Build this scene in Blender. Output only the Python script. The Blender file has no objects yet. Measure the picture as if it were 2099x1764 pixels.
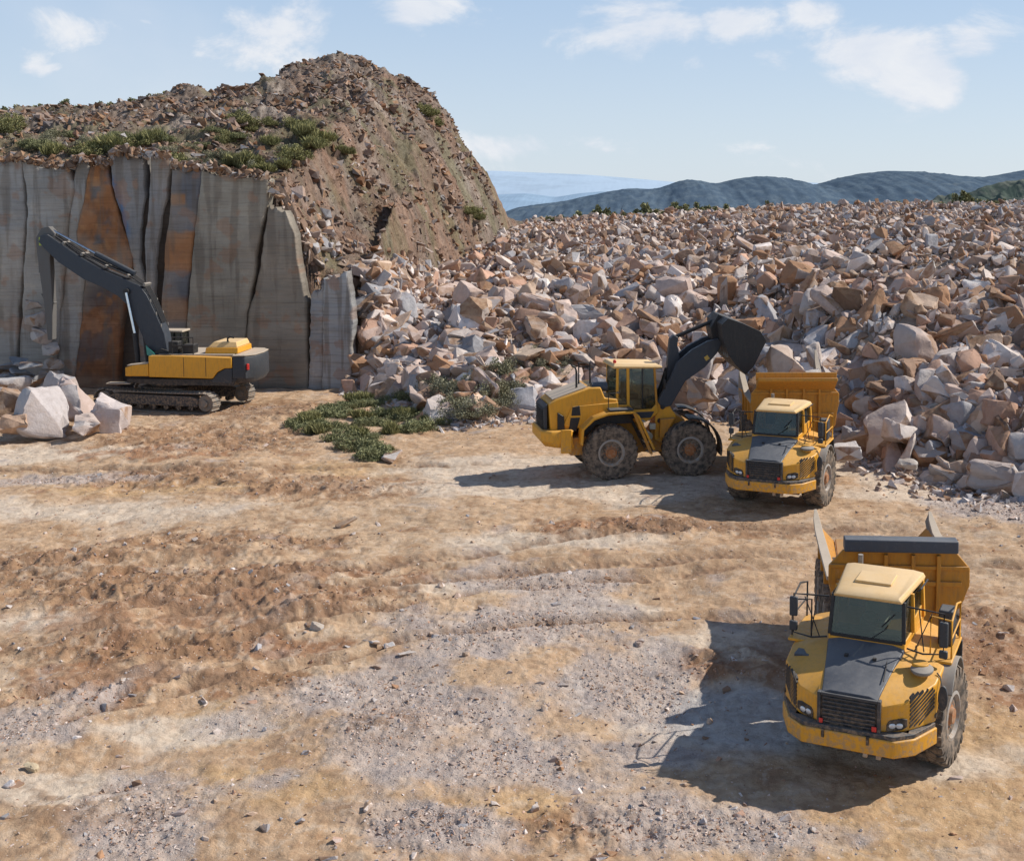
import bpy, bmesh, math, random
import numpy as np
from mathutils import Vector, Matrix, noise as mnoise
random.seed(7); rng = np.random.default_rng(11)
sc = bpy.context.scene; col = sc.collection
R = math.radians

# ------------------------------------------------------------------ camera
HC = 11.3; F = 2400.; CX = 1250.; CY = 623.; KD = 1.5; PW = 2099.; PH = 1764.
SP, CP = math.sin(R(5)), math.cos(R(5))
cam = bpy.data.cameras.new('camera'); camo = bpy.data.objects.new('camera', cam); col.objects.link(camo)
camo.location = (0, 0, HC); camo.rotation_euler = (R(85), 0, 0)
cam.sensor_width = 36; cam.lens = F/PW*36; cam.clip_end = 30000; cam.clip_start = .5
cam.shift_x = -(CX-PW/2)/PW; cam.shift_y = (CY-PH/2)/PW
sc.camera = camo
sc.view_settings.view_transform = 'Standard'; sc.view_settings.look = 'None'; sc.view_settings.exposure = 0
sc.cycles.max_bounces = 5; sc.cycles.transparent_max_bounces = 12

def at(px, py, Y):
    t = (py-CY)/F; z = Y/(CP-t*SP); return Vector(((px-CX)/F*z, Y, HC-z*(SP+t*CP)))
def gp(px, py, h=0.):
    t = (py-CY)/F; z = (HC-h)/(SP+t*CP); return ((px-CX)/F*z, z*(CP-t*SP))
def screen(x, y, z):
    d = y*CP-(z-HC)*SP; return CX+F*x/d, CY-F*((z-HC)*CP+y*SP)/d, d

# ------------------------------------------------------------------ object helpers
def tag(o, label=None, cat=None, group=None, kind=None):
    for k, v in (('label', label), ('category', cat), ('group', group), ('kind', kind)):
        if v: o[k] = v
    return o
def empty(name, loc=(0, 0, 0), rz=0, parent=None):
    o = bpy.data.objects.new(name, None); col.objects.link(o); o.location = loc; o.rotation_euler = (0, 0, rz)
    o.empty_display_size = .3
    if parent: o.parent = parent
    return o
def link(name, me, parent=None):
    o = bpy.data.objects.new(name, me); col.objects.link(o)
    if parent: o.parent = parent
    return o
def npmesh(name, V, Fs, mat=None, smooth=False):
    """Fs: int array (M,k) or list of such arrays"""
    if not isinstance(Fs, (list, tuple)): Fs = [Fs]
    me = bpy.data.meshes.new(name)
    V = np.asarray(V, dtype=np.float32)
    me.vertices.add(len(V)); me.vertices.foreach_set('co', V.ravel())
    nl = sum(f.size for f in Fs); nf = sum(len(f) for f in Fs)
    me.loops.add(nl); me.loops.foreach_set('vertex_index', np.concatenate([f.ravel() for f in Fs]).astype(np.int32))
    me.polygons.add(nf)
    tot = np.concatenate([np.full(len(f), f.shape[1], dtype=np.int32) for f in Fs])
    st = np.concatenate([[0], np.cumsum(tot)[:-1]]).astype(np.int32)
    me.polygons.foreach_set('loop_start', st)
    me.polygons.foreach_set('use_smooth', np.full(nf, smooth))
    me.update(calc_edges=True); me.validate()
    if mat: me.materials.append(mat)
    return me

class MB:
    D = None
    def __init__(s, M=None): s.v = []; s.f = []; s.M = M or MB.D
    def add(s, vs, fs):
        b = len(s.v); s.v += [tuple(p) for p in vs]; s.f += [tuple(i+b for i in f) for f in fs]; return s
    def box(s, x0, x1, y0, y1, z0, z1, rot=None):
        vs = [Vector((x, y, z)) for x in (x0, x1) for y in (y0, y1) for z in (z0, z1)]
        if rot:
            c = Vector(((x0+x1)/2, (y0+y1)/2, (z0+z1)/2)); Q = Matrix.Rotation(rot[1], 3, rot[0]); vs = [c+Q@(v-c) for v in vs]
        return s.add(vs, [(0, 1, 3, 2), (4, 6, 7, 5), (0, 4, 5, 1), (2, 3, 7, 6), (0, 2, 6, 4), (1, 5, 7, 3)])
    def loft(s, rings, cap=True):
        n = len(rings[0]); vs = [p for r in rings for p in r]; fs = []
        for i in range(len(rings)-1):
            for j in range(n):
                k = (j+1) % n; fs.append((i*n+j, i*n+k, (i+1)*n+k, (i+1)*n+j))
        if cap: fs.append(tuple(range(n))[::-1]); fs.append(tuple((len(rings)-1)*n+j for j in range(n)))
        return s.add(vs, fs)
    def xz(s, poly, y0, y1): return s.loft([[(x, y0, z) for x, z in poly], [(x, y1, z) for x, z in poly]])
    def xy(s, poly, z0, z1): return s.loft([[(x, y, z0) for x, y in poly], [(x, y, z1) for x, y in poly]])
    def yz(s, poly, x0, x1): return s.loft([[(x0, y, z) for y, z in poly], [(x1, y, z) for y, z in poly]])
    def tube(s, pts, r, n=8):
        pts = [Vector(p) for p in pts]; rings = []
        rr = r if isinstance(r, (list, tuple)) else [r]*len(pts)
        for i, p in enumerate(pts):
            d = (pts[min(i+1, len(pts)-1)]-pts[max(i-1, 0)]).normalized()
            u = d.cross(Vector((0, 0, 1)))
            if u.length < .1: u = d.cross(Vector((0, 1, 0)))
            u.normalize(); w = d.cross(u)
            rings.append([p+(u*math.cos(a)+w*math.sin(a))*rr[i] for a in [2*math.pi*k/n for k in range(n)]])
        return s.loft(rings)
    def lathe(s, prof, c=(0, 0, 0), n=40):      # profile (radius, y) about the Y axis
        rings = [[(c[0]+r*math.cos(2*math.pi*k/n), c[1]+y, c[2]+r*math.sin(2*math.pi*k/n)) for k in range(n)] for r, y in prof]
        return s.loft(rings)
    def build(s, name, mat, parent=None, bevel=.012, angle=32, seg=2):
        me = bpy.data.meshes.new(name)
        vs = [s.M @ Vector(p) for p in s.v] if s.M else s.v
        me.from_pydata(vs, [], s.f); me.update()
        b = bmesh.new(); b.from_mesh(me); bmesh.ops.recalc_face_normals(b, faces=b.faces); b.to_mesh(me); b.free()
        me.polygons.foreach_set('use_smooth', [True]*len(me.polygons)); me.set_sharp_from_angle(angle=R(angle))
        me.materials.append(mat)
        o = link(name, me, parent)
        if bevel:
            m = o.modifiers.new('bevel', 'BEVEL'); m.width = bevel; m.segments = seg; m.limit_method = 'ANGLE'; m.angle_limit = R(35); m.harden_normals = False
        return o

# ------------------------------------------------------------------ noise (numpy)
_P = rng.permutation(65536).astype(np.int64)
_A = rng.random(65536)*2*np.pi; _GX = np.cos(_A); _GY = np.sin(_A)
def perlin(x, y, s=0):
    xi = np.floor(x).astype(np.int64); yi = np.floor(y).astype(np.int64); xf = x-xi; yf = y-yi
    def g(i, j, dx, dy):
        h = _P[(_P[(i+s*977) & 65535]+j) & 65535]; return _GX[h]*dx+_GY[h]*dy
    u = xf*xf*xf*(xf*(xf*6-15)+10); v = yf*yf*yf*(yf*(yf*6-15)+10)
    a = g(xi, yi, xf, yf); b = g(xi+1, yi, xf-1, yf); c = g(xi, yi+1, xf, yf-1); d = g(xi+1, yi+1, xf-1, yf-1)
    return ((a+(b-a)*u)+((c+(d-c)*u)-(a+(b-a)*u))*v)*1.5
def fbm(x, y, sc_, o=4, s=0, gain=.5):
    r = 0; a = 1.; f = 1./sc_; n = 0
    for k in range(o): r = r+a*perlin(x*f+k*13.1, y*f-k*7.7, s+k); n += a; a *= gain; f *= 2.03
    return r/n*1.5
def ridged(x, y, sc_, o=3, s=0):
    r = 0; a = 1.; f = 1./sc_; n = 0
    for k in range(o): r = r+a*(1-2*np.abs(perlin(x*f+k*5.1, y*f+k*3.3, s+k))); n += a; a *= .5; f *= 2.1
    return r/n
def sstep(a, b, x):
    t = np.clip((x-a)/(b-a), 0, 1); return t*t*(3-2*t)

# ------------------------------------------------------------------ terrain
YBX = [-16.5, -14, -10, -7.5, -2, 6.5, 9, 12, 15.5, 22, 35, 60]
YBY = [47.2, 45.5, 41, 39.6, 41, 40.4, 37, 33.5, 30.2, 25, 17, 5]
SIL = [(-400, 19.4), (-75, 19.6)]+[(p.x, p.z) for p in [at(a, b, 78*KD) for a, b in ((0, 234), (150, 222), (370, 202), (470, 174), (540, 180), (565, 172), (640, 117), (700, 109), (740, 116), (800, 143), (878, 182), (918, 232), (945, 278), (990, 348), (1010, 402), (1024, 452))]]+[(-9.9, 7.5), (400, 7.5)]
SX = [a for a, b in SIL]; SZ = [b-.75 for a, b in SIL]
VEH = [(5.4, 23.6, 4.2), (7.0, 28.5, 3.8), (6.6, 43.5, 4.8), (8.2, 48.5, 4.5), (-.3, 48.4, 4.5), (3.2, 49, 4.), (-24.2, 64.3, 5.5), (-28, 65, 4), (-21, 63, 4)]
def masks(x, y):
    y = y/KD; s = (y-np.interp(x, YBX, YBY))*.85
    rub = sstep(0, 3, s+fbm(x, y*KD, 3, 2, 40)*1.2)*(x > -15.9)
    yf = np.interp(x, [-20, -15.7, -14, -12.5, -11, -9.5], [48.2, 51, 60, 67, 73, 79])
    return s, rub, yf
RUTS = [(lambda x: 26.2+.10*(x-2)-.012*(x-4)**2, .30, -16, 12), (lambda x: 24.1+.06*(x-2)-.010*(x-4)**2, .30, -16, 12),
        (lambda x: 22.0+.25*(x+4)-.02*(x+2)**2, .22, -16, 6), (lambda x: 19.9+.2*(x+4)-.02*(x+2)**2, .22, -14, 8),
        (lambda x: 33.2+.03*x, .2, -30, -4), (lambda x: 18.2-.35*(x-8)+.05*(x-8)**2, .22, 7.5, 16), (lambda x: 21.2-.35*(x-8)+.05*(x-8)**2, .25, 8.5, 18), (lambda x: 24.6-.3*(x-8)+.03*(x-8)**2, .25, 9, 20)]
def zone(x, y, lst):
    m = np.zeros_like(x)
    for px, py, rx, ry in lst:
        cx, cy = gp(px, py); m = np.maximum(m, 1.25*np.exp(-(((x-cx)/rx)**2+((y-cy)/(ry*KD))**2)))
    return m
Z_GRAVEL = [(850, 1480, 3.2, 1.6), (1050, 1290, 4.0, 1.8), (1120, 1190, 3.6, 1.2), (700, 1420, 2.2, 1.0), (1050, 1560, 2.6, 1.2), (300, 1690, 1.6, 1.2), (60, 1500, 1.6, 1.3), (80, 985, 4, .8), (1400, 1690, 3, .9), (1250, 1400, 2.5, 1.6), (2040, 1040, 3.0, 1.8), (900, 1700, 2.0, .6)]
Z_ROUGH = [(1230, 1700, 2, .5), (560, 1110, 3, .8), (880, 1700, 1.5, .5), (150, 1430, 2.2, .6), (700, 1170, 3, .6), (300, 1200, 6, 1.5), (650, 1230, 3.5, 1.2), (450, 1110, 4, 1.0), (120, 1150, 3, 1.2), (350, 1330, 4, .9), (1350, 1085, 5.5, .9), (330, 980, 5, 1.4), (650, 1000, 4, 1.6), (430, 900, 6, 3.0), (520, 840, 5, 2.5), (2030, 1310, 1.7, 2.4), (560, 1400, 1.2, .5), (1450, 1360, 1.0, .7)]
Z_PALE = [(1480, 1330, 1.6, 1.0), (1250, 1250, 2.2, .8), (1600, 1500, 1.5, 1.0), (900, 1210, 2.5, .5), (1900, 1560, 2, .8), (1750, 960, 4, 1.2), (1000, 1000, 6, 1.2), (60, 1270, 2.5, .5), (100, 1620, 1.6, .5), (1420, 1340, 1.5, .9), (1420, 1470, 1.6, 1.2), (1350, 1000, 7, 1.8), (1000, 960, 5, 1.6), (200, 1050, 5, 1.3), (1100, 1110, 4, .8), (120, 930, 5, 1.3), (1900, 1000, 4, 2), (1560, 1450, 1.4, 1.2), (330, 1500, 2, .5)]
Z_OCHRE = [(480, 1480, 1.8, .8), (1100, 1660, 3, .6), (300, 1000, 5, 1), (420, 1620, 3, .7), (1370, 1440, .8, .5), (1900, 1620, 3, 1.2), (2040, 1530, 2, 1.5), (1500, 930, 8, 2.5), (700, 960, 4, 1.0), (1650, 1720, 3, .8)]
Z_RUST = [(350, 1270, 5, 1.0), (500, 1240, 3.5, .9), (600, 1330, 2.2, .5), (330, 930, 3.5, 1.0), (1250, 1080, 3, .6), (180, 1400, 2.4, .8), (620, 1180, 4, .5), (2030, 1340, 1.6, 2.2), (1480, 1370, 1.3, .5)]
BUMPS = [(620, 1262, 2.0, .9, .42), (470, 1130, 2.6, .8, .25), (300, 1215, 2.5, .8, .28), (560, 1180, 2.2, .7, .25), (90, 1150, 2.0, .7, .3), (360, 1385, 1.6, .6, .22), (1560, 1352, 1.0, .7, .30), (1440, 1085, 2.6, .6, .2), (2045, 1330, 1.2, 1.6, .25), (480, 1400, 1.0, .4, .2), (250, 1290, 1.8, .6, .22), (700, 1005, 3, .8, .2), (520, 850, 4, 1.5, .25), (780, 1500, 1.4, .6, .18), (180, 1660, 2, .6, .15)]
def terrain(x, y, detail=True, want_masks=False):
    x = np.asarray(x, float); y = np.asarray(y, float)
    s, rub, yf = masks(x, y)
    yr = y; y = y/KD
    flat = np.ones_like(x)
    for vx, vy, r in VEH: flat *= sstep(r*.55, r*1.25, np.hypot(x-vx, yr-vy))
    gr = zone(x, yr, Z_GRAVEL); ro = zone(x, yr, Z_ROUGH)
    fl = fbm(x, yr, 7, 3, 1)*.22*(.15+.85*flat)
    if detail:
        near = np.exp(-np.maximum(y-32, 0)/14)
        fl = fl+fbm(x, yr, .9, 4, 5)*.06
        fl = fl+np.clip(ro, 0, 1)*(ridged(x, yr, 1.1, 4, 9)-.45)*.22*(.3+.7*flat)
        fl = fl+ridged(x, yr*1.2, .5, 3, 23)*.022*near
        fl = fl+np.clip(gr, 0, 1)*fbm(x, yr, .22, 3, 14)*.035*near
        for bx_, by_, rx, ry, hh in BUMPS:
            c0, c1 = gp(bx_, by_); fl = fl+hh*np.exp(-(((x-c0)/rx)**2+((yr-c1)/(ry*KD))**2))*(.55+.6*ridged(x*.8+yr*.5, yr-x*.4, .9, 4, 71))*(.2+.8*flat)
        for fn, w, xa, xb in RUTS:
            m = sstep(xa, xa+3, x)*sstep(xb, xb-3, x); dd = (y-fn(x)+fbm(x, yr, 2.5, 2, 31)*.25)/w
            fl = fl-m*(np.exp(-dd*dd)*.11-np.exp(-(np.abs(dd)-1.5)**2*3)*.07-np.exp(-dd*dd*1.3)*.018*np.sin(21*x+6*np.sign(dd)*dd))*(.3+.7*flat)
    sp = np.maximum(s, 0)
    top = np.interp(x, [-12, -8, 8, 24, 45], [8.2, 8.6, 9.6, 10.1, 10.5])
    hr = top*(1-np.exp(-sp/13.))+rub*(fbm(x, yr, 9, 3, 50)*1.0+fbm(x, yr, 2.2, 2, 55)*.3)*sstep(0, 6, sp)
    hr = hr+5.2*np.exp(-((x+15.9)/1.9)**2)*sstep(.2, 3.2, sp)*sstep(66, 56, y)
    h = np.where(rub > 0, hr, 0)*(x > -15.9)+fl*(1-rub)
    far = sstep(100, 420, y); h = h-far*42
    # mound and cliff top
    P = np.interp(x, SX, SZ); ct = np.interp(x, [-60, -36, -20.5, -19.4, -18.1, -15.7], [14.2, 13.6, 12.1, 9.6, 6.9, 6.3])
    foot = np.where(x < -15.7, ct, np.maximum(h, 0))
    t = np.clip((78-y)/np.maximum(78-yf, 1), 0, 1)
    front = foot+(P-foot)*(1-t**1.15)
    mo = np.where(y <= 78, front, h+(P-h)*np.exp(-((y-78)/13)**2))
    rough = fbm(x, yr, 6, 3, 60)*1.1+ridged(x*1.3+yr*.4, yr*.8-x*.35, 2.6, 3, 66)*.5+fbm(x, yr, .8, 2, 68)*.22
    inside = sstep(0, 5, y-yf)*np.where(x < -15.7, 1, sstep(0, 2.5, mo-h))
    mo = mo+rough*(.25+.75*inside)
    inm = (y > yf) & (x < -9.6)
    mo = np.where(inm, mo, -99)
    mm = (mo > h)
    h = np.maximum(h, mo)
    if want_masks: return h, rub*(~mm), mm, gr, ro
    return h
def hz(x, y, detail=False): return float(terrain(np.array([x]), np.array([y]), detail)[0])
def hit(px, py, y0=18., y1=225.):
    ys = np.linspace(y0, y1, 1400); t = (py-CY)/F; z = ys/(CP-t*SP); xs = (px-CX)/F*z; zs = HC-z*(SP+t*CP)
    d = zs-terrain(xs, ys, False); k = np.argmax(d < 0)
    if d[k] >= 0: return None
    return Vector((xs[k], ys[k], zs[k]))

# ------------------------------------------------------------------ materials
def newmat(name):
    m = bpy.data.materials.new(name); m.use_nodes = True; nt = m.node_tree
    return m, nt, nt.nodes['Principled BSDF']
class N:
    def __init__(s, nt): s.nt = nt
    def n(s, t, **kw):
        nd = s.nt.nodes.new(t)
        for k, v in kw.items(): setattr(nd, k, v)
        return nd
    def l(s, a, b): s.nt.links.new(a, b)
    def noise(s, vec, scale, detail=5, rough=.6, dist=0):
        nd = s.n('ShaderNodeTexNoise'); nd.inputs['Scale'].default_value = scale; nd.inputs['Detail'].default_value = detail
        nd.inputs['Roughness'].default_value = rough; nd.inputs['Distortion'].default_value = dist
        if vec is not None: s.l(vec, nd.inputs['Vector'])
        return nd.outputs['Fac']
    def ramp(s, fac, a, b, ca=0., cb=1.):
        nd = s.n('ShaderNodeMapRange'); nd.interpolation_type = 'SMOOTHSTEP'
        for k, v in (('From Min', a), ('From Max', b), ('To Min', ca), ('To Max', cb)): nd.inputs[k].default_value = v
        s.l(fac, nd.inputs['Value']); return nd.outputs['Result']
    def math(s, op, a, b=None):
        nd = s.n('ShaderNodeMath', operation=op)
        for i, v in enumerate((a, b)):
            if v is None: continue
            if isinstance(v, (int, float)): nd.inputs[i].default_value = v
            else: s.l(v, nd.inputs[i])
        return nd.outputs[0]
    def mix(s, fac, a, b, mode='MIX'):
        nd = s.n('ShaderNodeMix', data_type='RGBA', blend_type=mode)
        for i, v in ((0, fac), (6, a), (7, b)):
            if isinstance(v, (int, float)): nd.inputs[i].default_value = v
            elif isinstance(v, tuple): nd.inputs[i].default_value = (*v, 1)[:4]
            else: s.l(v, nd.inputs[i])
        return nd.outputs[2]
    def pos(s): return s.n('ShaderNodeNewGeometry').outputs['Position']
    def objc(s): return s.n('ShaderNodeTexCoord').outputs['Object']
    def attr(s, name):
        nd = s.n('ShaderNodeAttribute'); nd.attribute_name = name; return nd
    def bump(s, h, st, dist, bsdf):
        nd = s.n('ShaderNodeBump'); nd.inputs['Strength'].default_value = st; nd.inputs['Distance'].default_value = dist
        s.l(h, nd.inputs['Height']); s.l(nd.outputs[0], bsdf.inputs['Normal'])
    def stretch(s, vec, sc_, rot=(0, 0, 0)):
        nd = s.n('ShaderNodeMapping'); nd.inputs['Scale'].default_value = sc_; nd.inputs['Rotation'].default_value = rot; s.l(vec, nd.inputs['Vector']); return nd.outputs[0]

def paint(name, c, rough=.45, dust=.5, dustc=(.50, .40, .29), metal=0, grime=.35, coat=0.):
    m, nt, b = newmat(name); n = N(nt); o = n.pos()
    up = n.n('ShaderNodeSeparateXYZ'); g = n.n('ShaderNodeNewGeometry'); n.l(g.outputs['Normal'], up.inputs[0])
    n1 = n.noise(o, 1.6, 6, .65); n2 = n.noise(o, 9, 5, .7); n3 = n.noise(n.stretch(o, (6, 6, 1.2)), 2.0, 5, .65)
    upf = n.ramp(up.outputs[2], .35, .95)
    df = n.math('MULTIPLY', upf, n.ramp(n1, .25, .62, .45, 1))
    df = n.math('MULTIPLY', df, dust)
    base = n.mix(n.ramp(n3, .42, .75, 0, grime), c, tuple(v*.45+.05*k for v, k in zip(c, (1.4, 1., .6))))
    base = n.mix(n.ramp(n2, .5, .8, 0, dust*.5), base, dustc)
    base = n.mix(df, base, dustc)
    pz = n.n('ShaderNodeSeparateXYZ'); n.l(o, pz.inputs[0]); lowm = n.math('MULTIPLY', n.ramp(pz.outputs[2], 2.1, .7), n.ramp(n2, .42, .62)); base = n.mix(n.math('MULTIPLY', lowm, .75), base, (.36, .25, .16))
    sc2 = n.noise(n.stretch(o, (1, 1, .25)), 26, 3, .7); base = n.mix(n.ramp(sc2, .64, .72, 0, .45), base, tuple(v*.35 for v in c))
    n.l(base, b.inputs['Base Color']); b.inputs['Metallic'].default_value = metal
    n.l(n.ramp(n2, .3, .7, rough, min(1, rough+.3)), b.inputs['Roughness'])
    b.inputs['Coat Weight'].default_value = coat
    return m
def simple(name, c, rough=.5, metal=0, emit=None):
    m, nt, b = newmat(name); n = N(nt); o = n.pos()
    n.l(n.mix(n.ramp(n.noise(o, 6, 4), .3, .7, 0, .45), c, tuple(v*.55 for v in c)), b.inputs['Base Color'])
    b.inputs['Roughness'].default_value = rough; b.inputs['Metallic'].default_value = metal
    return m
def glassmat(name, tint, refl=.25):
    m = bpy.data.materials.new(name); m.use_nodes = True; nt = m.node_tree; nt.nodes.clear(); n = N(nt)
    out = n.n('ShaderNodeOutputMaterial'); mx = n.n('ShaderNodeMixShader'); tr = n.n('ShaderNodeBsdfTransparent'); gl = n.n('ShaderNodeBsdfGlossy')
    tr.inputs[0].default_value = (*tint, 1); gl.inputs['Roughness'].default_value = .04; gl.inputs[0].default_value = (.48, .54, .55, 1)
    lw = n.n('ShaderNodeLayerWeight'); lw.inputs[0].default_value = .45
    mx2 = n.n('ShaderNodeMixShader'); df = n.n('ShaderNodeBsdfDiffuse'); df.inputs[0].default_value = (.32, .30, .25, 1)
    n.l(n.ramp(n.noise(n.pos(), 3, 5), .35, .8, .0, .14), mx2.inputs[0])
    n.l(n.math('ADD', n.math('MULTIPLY', lw.outputs['Fresnel'], .45), .05), mx.inputs[0])
    n.l(tr.outputs[0], mx.inputs[1]); n.l(gl.outputs[0], mx.inputs[2]); n.l(mx.outputs[0], mx2.inputs[1]); n.l(df.outputs[0], mx2.inputs[2]); n.l(mx2.outputs[0], out.inputs[0])
    return m
def rubber(name):
    m, nt, b = newmat(name); n = N(nt); o = n.objc()
    f = n.noise(o, 5, 6, .7)
    n.l(n.mix(n.ramp(f, .35, .65), (.05, .043, .037), (.25, .19, .14)), b.inputs['Base Color']); b.inputs['Roughness'].default_value = .85
    n.bump(n.noise(o, 30, 3), .4, .02, b); return m
def rockmat(name, mode):
    """mode: 'attr' reads tint/stain stored on merged faces; 'obj' reads the object colour"""
    m, nt, b = newmat(name); n = N(nt)
    p = n.pos() if mode == 'attr' else n.n('ShaderNodeNewGeometry').outputs['Position']
    tint = n.attr('tint').outputs['Color'] if mode == 'attr' else n.n('ShaderNodeObjectInfo').outputs['Color']
    stain = n.attr('stain').outputs['Fac']
    big = n.noise(p, 1.1, 5, .65, .4); fine = n.noise(p, 3.5, 8, .62); gr = n.noise(p, 38, 3, .7)
    vein = n.noise(n.stretch(p, (1, 1, 3.5), (.5, .4, .3)), 1.8, 4, .6, 1.5)
    c = n.mix(n.ramp(fine, .3, .72, 0, .5), tint, n.mix(1, tint, (.62, .58, .55), 'MULTIPLY'))
    rustf = n.math('MULTIPLY', n.ramp(stain, .62, .78, .0, .9), n.ramp(big, .32, .6, .25, 1))
    rustf2 = n.math('MAXIMUM', rustf, n.ramp(vein, .62, .72, 0, .5))
    rc = n.mix(n.ramp(fine, .35, .65), (.24, .125, .065), (.40, .26, .16))
    c = n.mix(rustf2, c, rc)
    c = n.mix(n.ramp(stain, .12, .02, 0, .7), c, (.47, .455, .45))
    c = n.mix(n.ramp(gr, .58, .72, 0, .35), c, (.12, .10, .09))
    n.l(c, b.inputs['Base Color']); b.inputs['Roughness'].default_value = .88; b.inputs['Specular IOR Level'].default_value = .25
    n.bump(n.math('ADD', n.math('MULTIPLY', fine, 1.), n.math('MULTIPLY', gr, .1)), .7, .08, b)
    return m
def groundmat():
    m, nt, b = newmat('ground_earth'); n = N(nt); p = n.pos()
    a = n.attr('col').outputs['Color']; mk = n.attr('mk')   # mk: r gravel, g rough, b mound
    sep = n.n('ShaderNodeSeparateColor'); n.l(mk.outputs['Color'], sep.inputs[0])
    f1 = n.noise(n.stretch(p, (1, 1.15, 1)), 3.2, 7, .68, .3); f2 = n.noise(p, 22, 5, .75); f3 = n.noise(p, 75, 3, .7); f0 = n.noise(n.stretch(p, (1, 1.1, 1)), .8, 6, .62, .8)
    sk = n.noise(n.stretch(p, (1.7, .7, .8), (0, R(42), 0)), 1.3, 9, .75, .5)
    c = n.mix(n.ramp(f1, .38, .70, 0, .55), a, n.mix(1, a, (.60, .50, .42), 'MULTIPLY'))
    wr = n.noise(n.stretch(p, (1.6, 1, 1), (0, 0, .5)), 1.3, 9, .75, 1.6); c = n.mix(n.ramp(wr, .56, .68, 0, .35), c, n.mix(1, a, (.50, .40, .33), 'MULTIPLY'))
    c = n.mix(n.ramp(f0, .50, .72, 0, .5), c, n.mix(1, a, (1.28, 1.30, 1.32), 'MULTIPLY'))
    c = n.mix(n.ramp(f2, .54, .74, 0, .32), c, n.mix(1, c, (.45, .40, .36), 'MULTIPLY'))
    vo = n.n('ShaderNodeTexVoronoi'); vo.inputs['Scale'].default_value = 17; n.l(p, vo.inputs['Vector'])
    vs = n.n('ShaderNodeSeparateColor'); n.l(vo.outputs['Color'], vs.inputs[0])
    peb = n.math('MULTIPLY', n.ramp(vo.outputs['Distance'], .42, .25), sep.outputs[0])
    c = n.mix(n.math('MULTIPLY', peb, .5), c, n.mix(vs.outputs[0], (.20, .18, .18), (.55, .51, .48)))
    c = n.mix(n.math('MULTIPLY', n.math('MULTIPLY', n.ramp(vs.outputs[1], .86, .93), n.ramp(vo.outputs['Distance'], .3, .2)), .8), c, (.62, .56, .50))
    mnd = sep.outputs[2]
    c = n.mix(n.math('MULTIPLY', mnd, n.ramp(sk, .50, .64, 0, .8)), c, n.mix(1, c, (.30, .27, .25), 'MULTIPLY')); c = n.mix(n.math('MULTIPLY', mnd, n.ramp(sk, .46, .34, 0, .6)), c, n.mix(1, c, (1.6, 1.6, 1.6), 'MULTIPLY'))
    n.l(c, b.inputs['Base Color']); b.inputs['Roughness'].default_value = .93; b.inputs['Specular IOR Level'].default_value = .2
    hgt = n.math('ADD', n.math('ADD', f1, n.math('MULTIPLY', f2, .30)), n.math('ADD', n.math('MULTIPLY', f3, .08), n.math('MULTIPLY', peb, .12)))
    hgt = n.math('ADD', hgt, n.math('MULTIPLY', n.math('MULTIPLY', sk, mnd), 5.0))
    n.bump(hgt, .8, .09, b)
    return m
def vcolmat(name, spread=.5):
    m, nt, b = newmat(name); n = N(nt); p = n.pos(); a = n.attr('col').outputs['Color']
    st = n.noise(n.stretch(p, (.35, 1, 6.5), (0, .05, 0)), 1.6, 6, .65, .2); f = n.noise(p, 1.4, 6, .7); g = n.noise(p, 12, 4, .7)
    lines = n.noise(n.stretch(p, (.10, 1, 7), (0, .05, 0)), 1.0, 6, .6, .4); vert = n.noise(n.stretch(p, (2.2, 1, .25), (0, -.12, 0)), 1.0, 6, .7, .6)
    c = n.mix(n.ramp(st, .45, .75, 0, spread), a, n.mix(1, a, (.50, .47, .44), 'MULTIPLY'))
    c = n.mix(n.ramp(lines, .60, .64, 0, .38), c, n.mix(1, a, (.45, .43, .42), 'MULTIPLY'))
    c = n.mix(n.ramp(f, .50, .75, 0, .6), c, n.mix(1, a, (1.35, 1.3, 1.2), 'MULTIPLY'))
    c = n.mix(n.ramp(vert, .55, .75, 0, .55), c, n.mix(1, a, (.55, .48, .42), 'MULTIPLY')); c = n.mix(n.ramp(vert, .42, .28, 0, .4), c, n.mix(1, a, (1.3, 1.3, 1.3), 'MULTIPLY'))
    c = n.mix(n.ramp(g, .6, .75, 0, .4), c, n.mix(1, a, (.4, .35, .3), 'MULTIPLY'))
    n.l(c, b.inputs['Base Color']); b.inputs['Roughness'].default_value = .85
    n.bump(n.math('ADD', n.math('ADD', st, lines), n.math('MULTIPLY', g, .3)), .5, .05, b)
    return m
def leafmat(name, c1, c2):
    m, nt, b = newmat(name); n = N(nt); oi = n.n('ShaderNodeObjectInfo'); a = n.attr('lv').outputs['Fac']
    c = n.mix(a, c1, c2); c = n.mix(n.math('MULTIPLY', oi.outputs['Random'], .45), c, (.20, .19, .10))
    n.l(c, b.inputs['Base Color']); b.inputs['Roughness'].default_value = .9; b.inputs['Specular IOR Level'].default_value = .05
    return m
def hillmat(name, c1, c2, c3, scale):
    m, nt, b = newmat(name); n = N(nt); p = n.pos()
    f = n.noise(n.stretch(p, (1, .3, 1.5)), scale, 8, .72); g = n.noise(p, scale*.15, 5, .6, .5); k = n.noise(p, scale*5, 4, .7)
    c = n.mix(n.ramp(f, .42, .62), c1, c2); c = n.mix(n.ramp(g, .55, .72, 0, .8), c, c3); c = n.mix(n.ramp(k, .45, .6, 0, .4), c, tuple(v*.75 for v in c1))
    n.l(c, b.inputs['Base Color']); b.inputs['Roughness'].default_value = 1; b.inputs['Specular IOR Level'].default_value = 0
    return m

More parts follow.
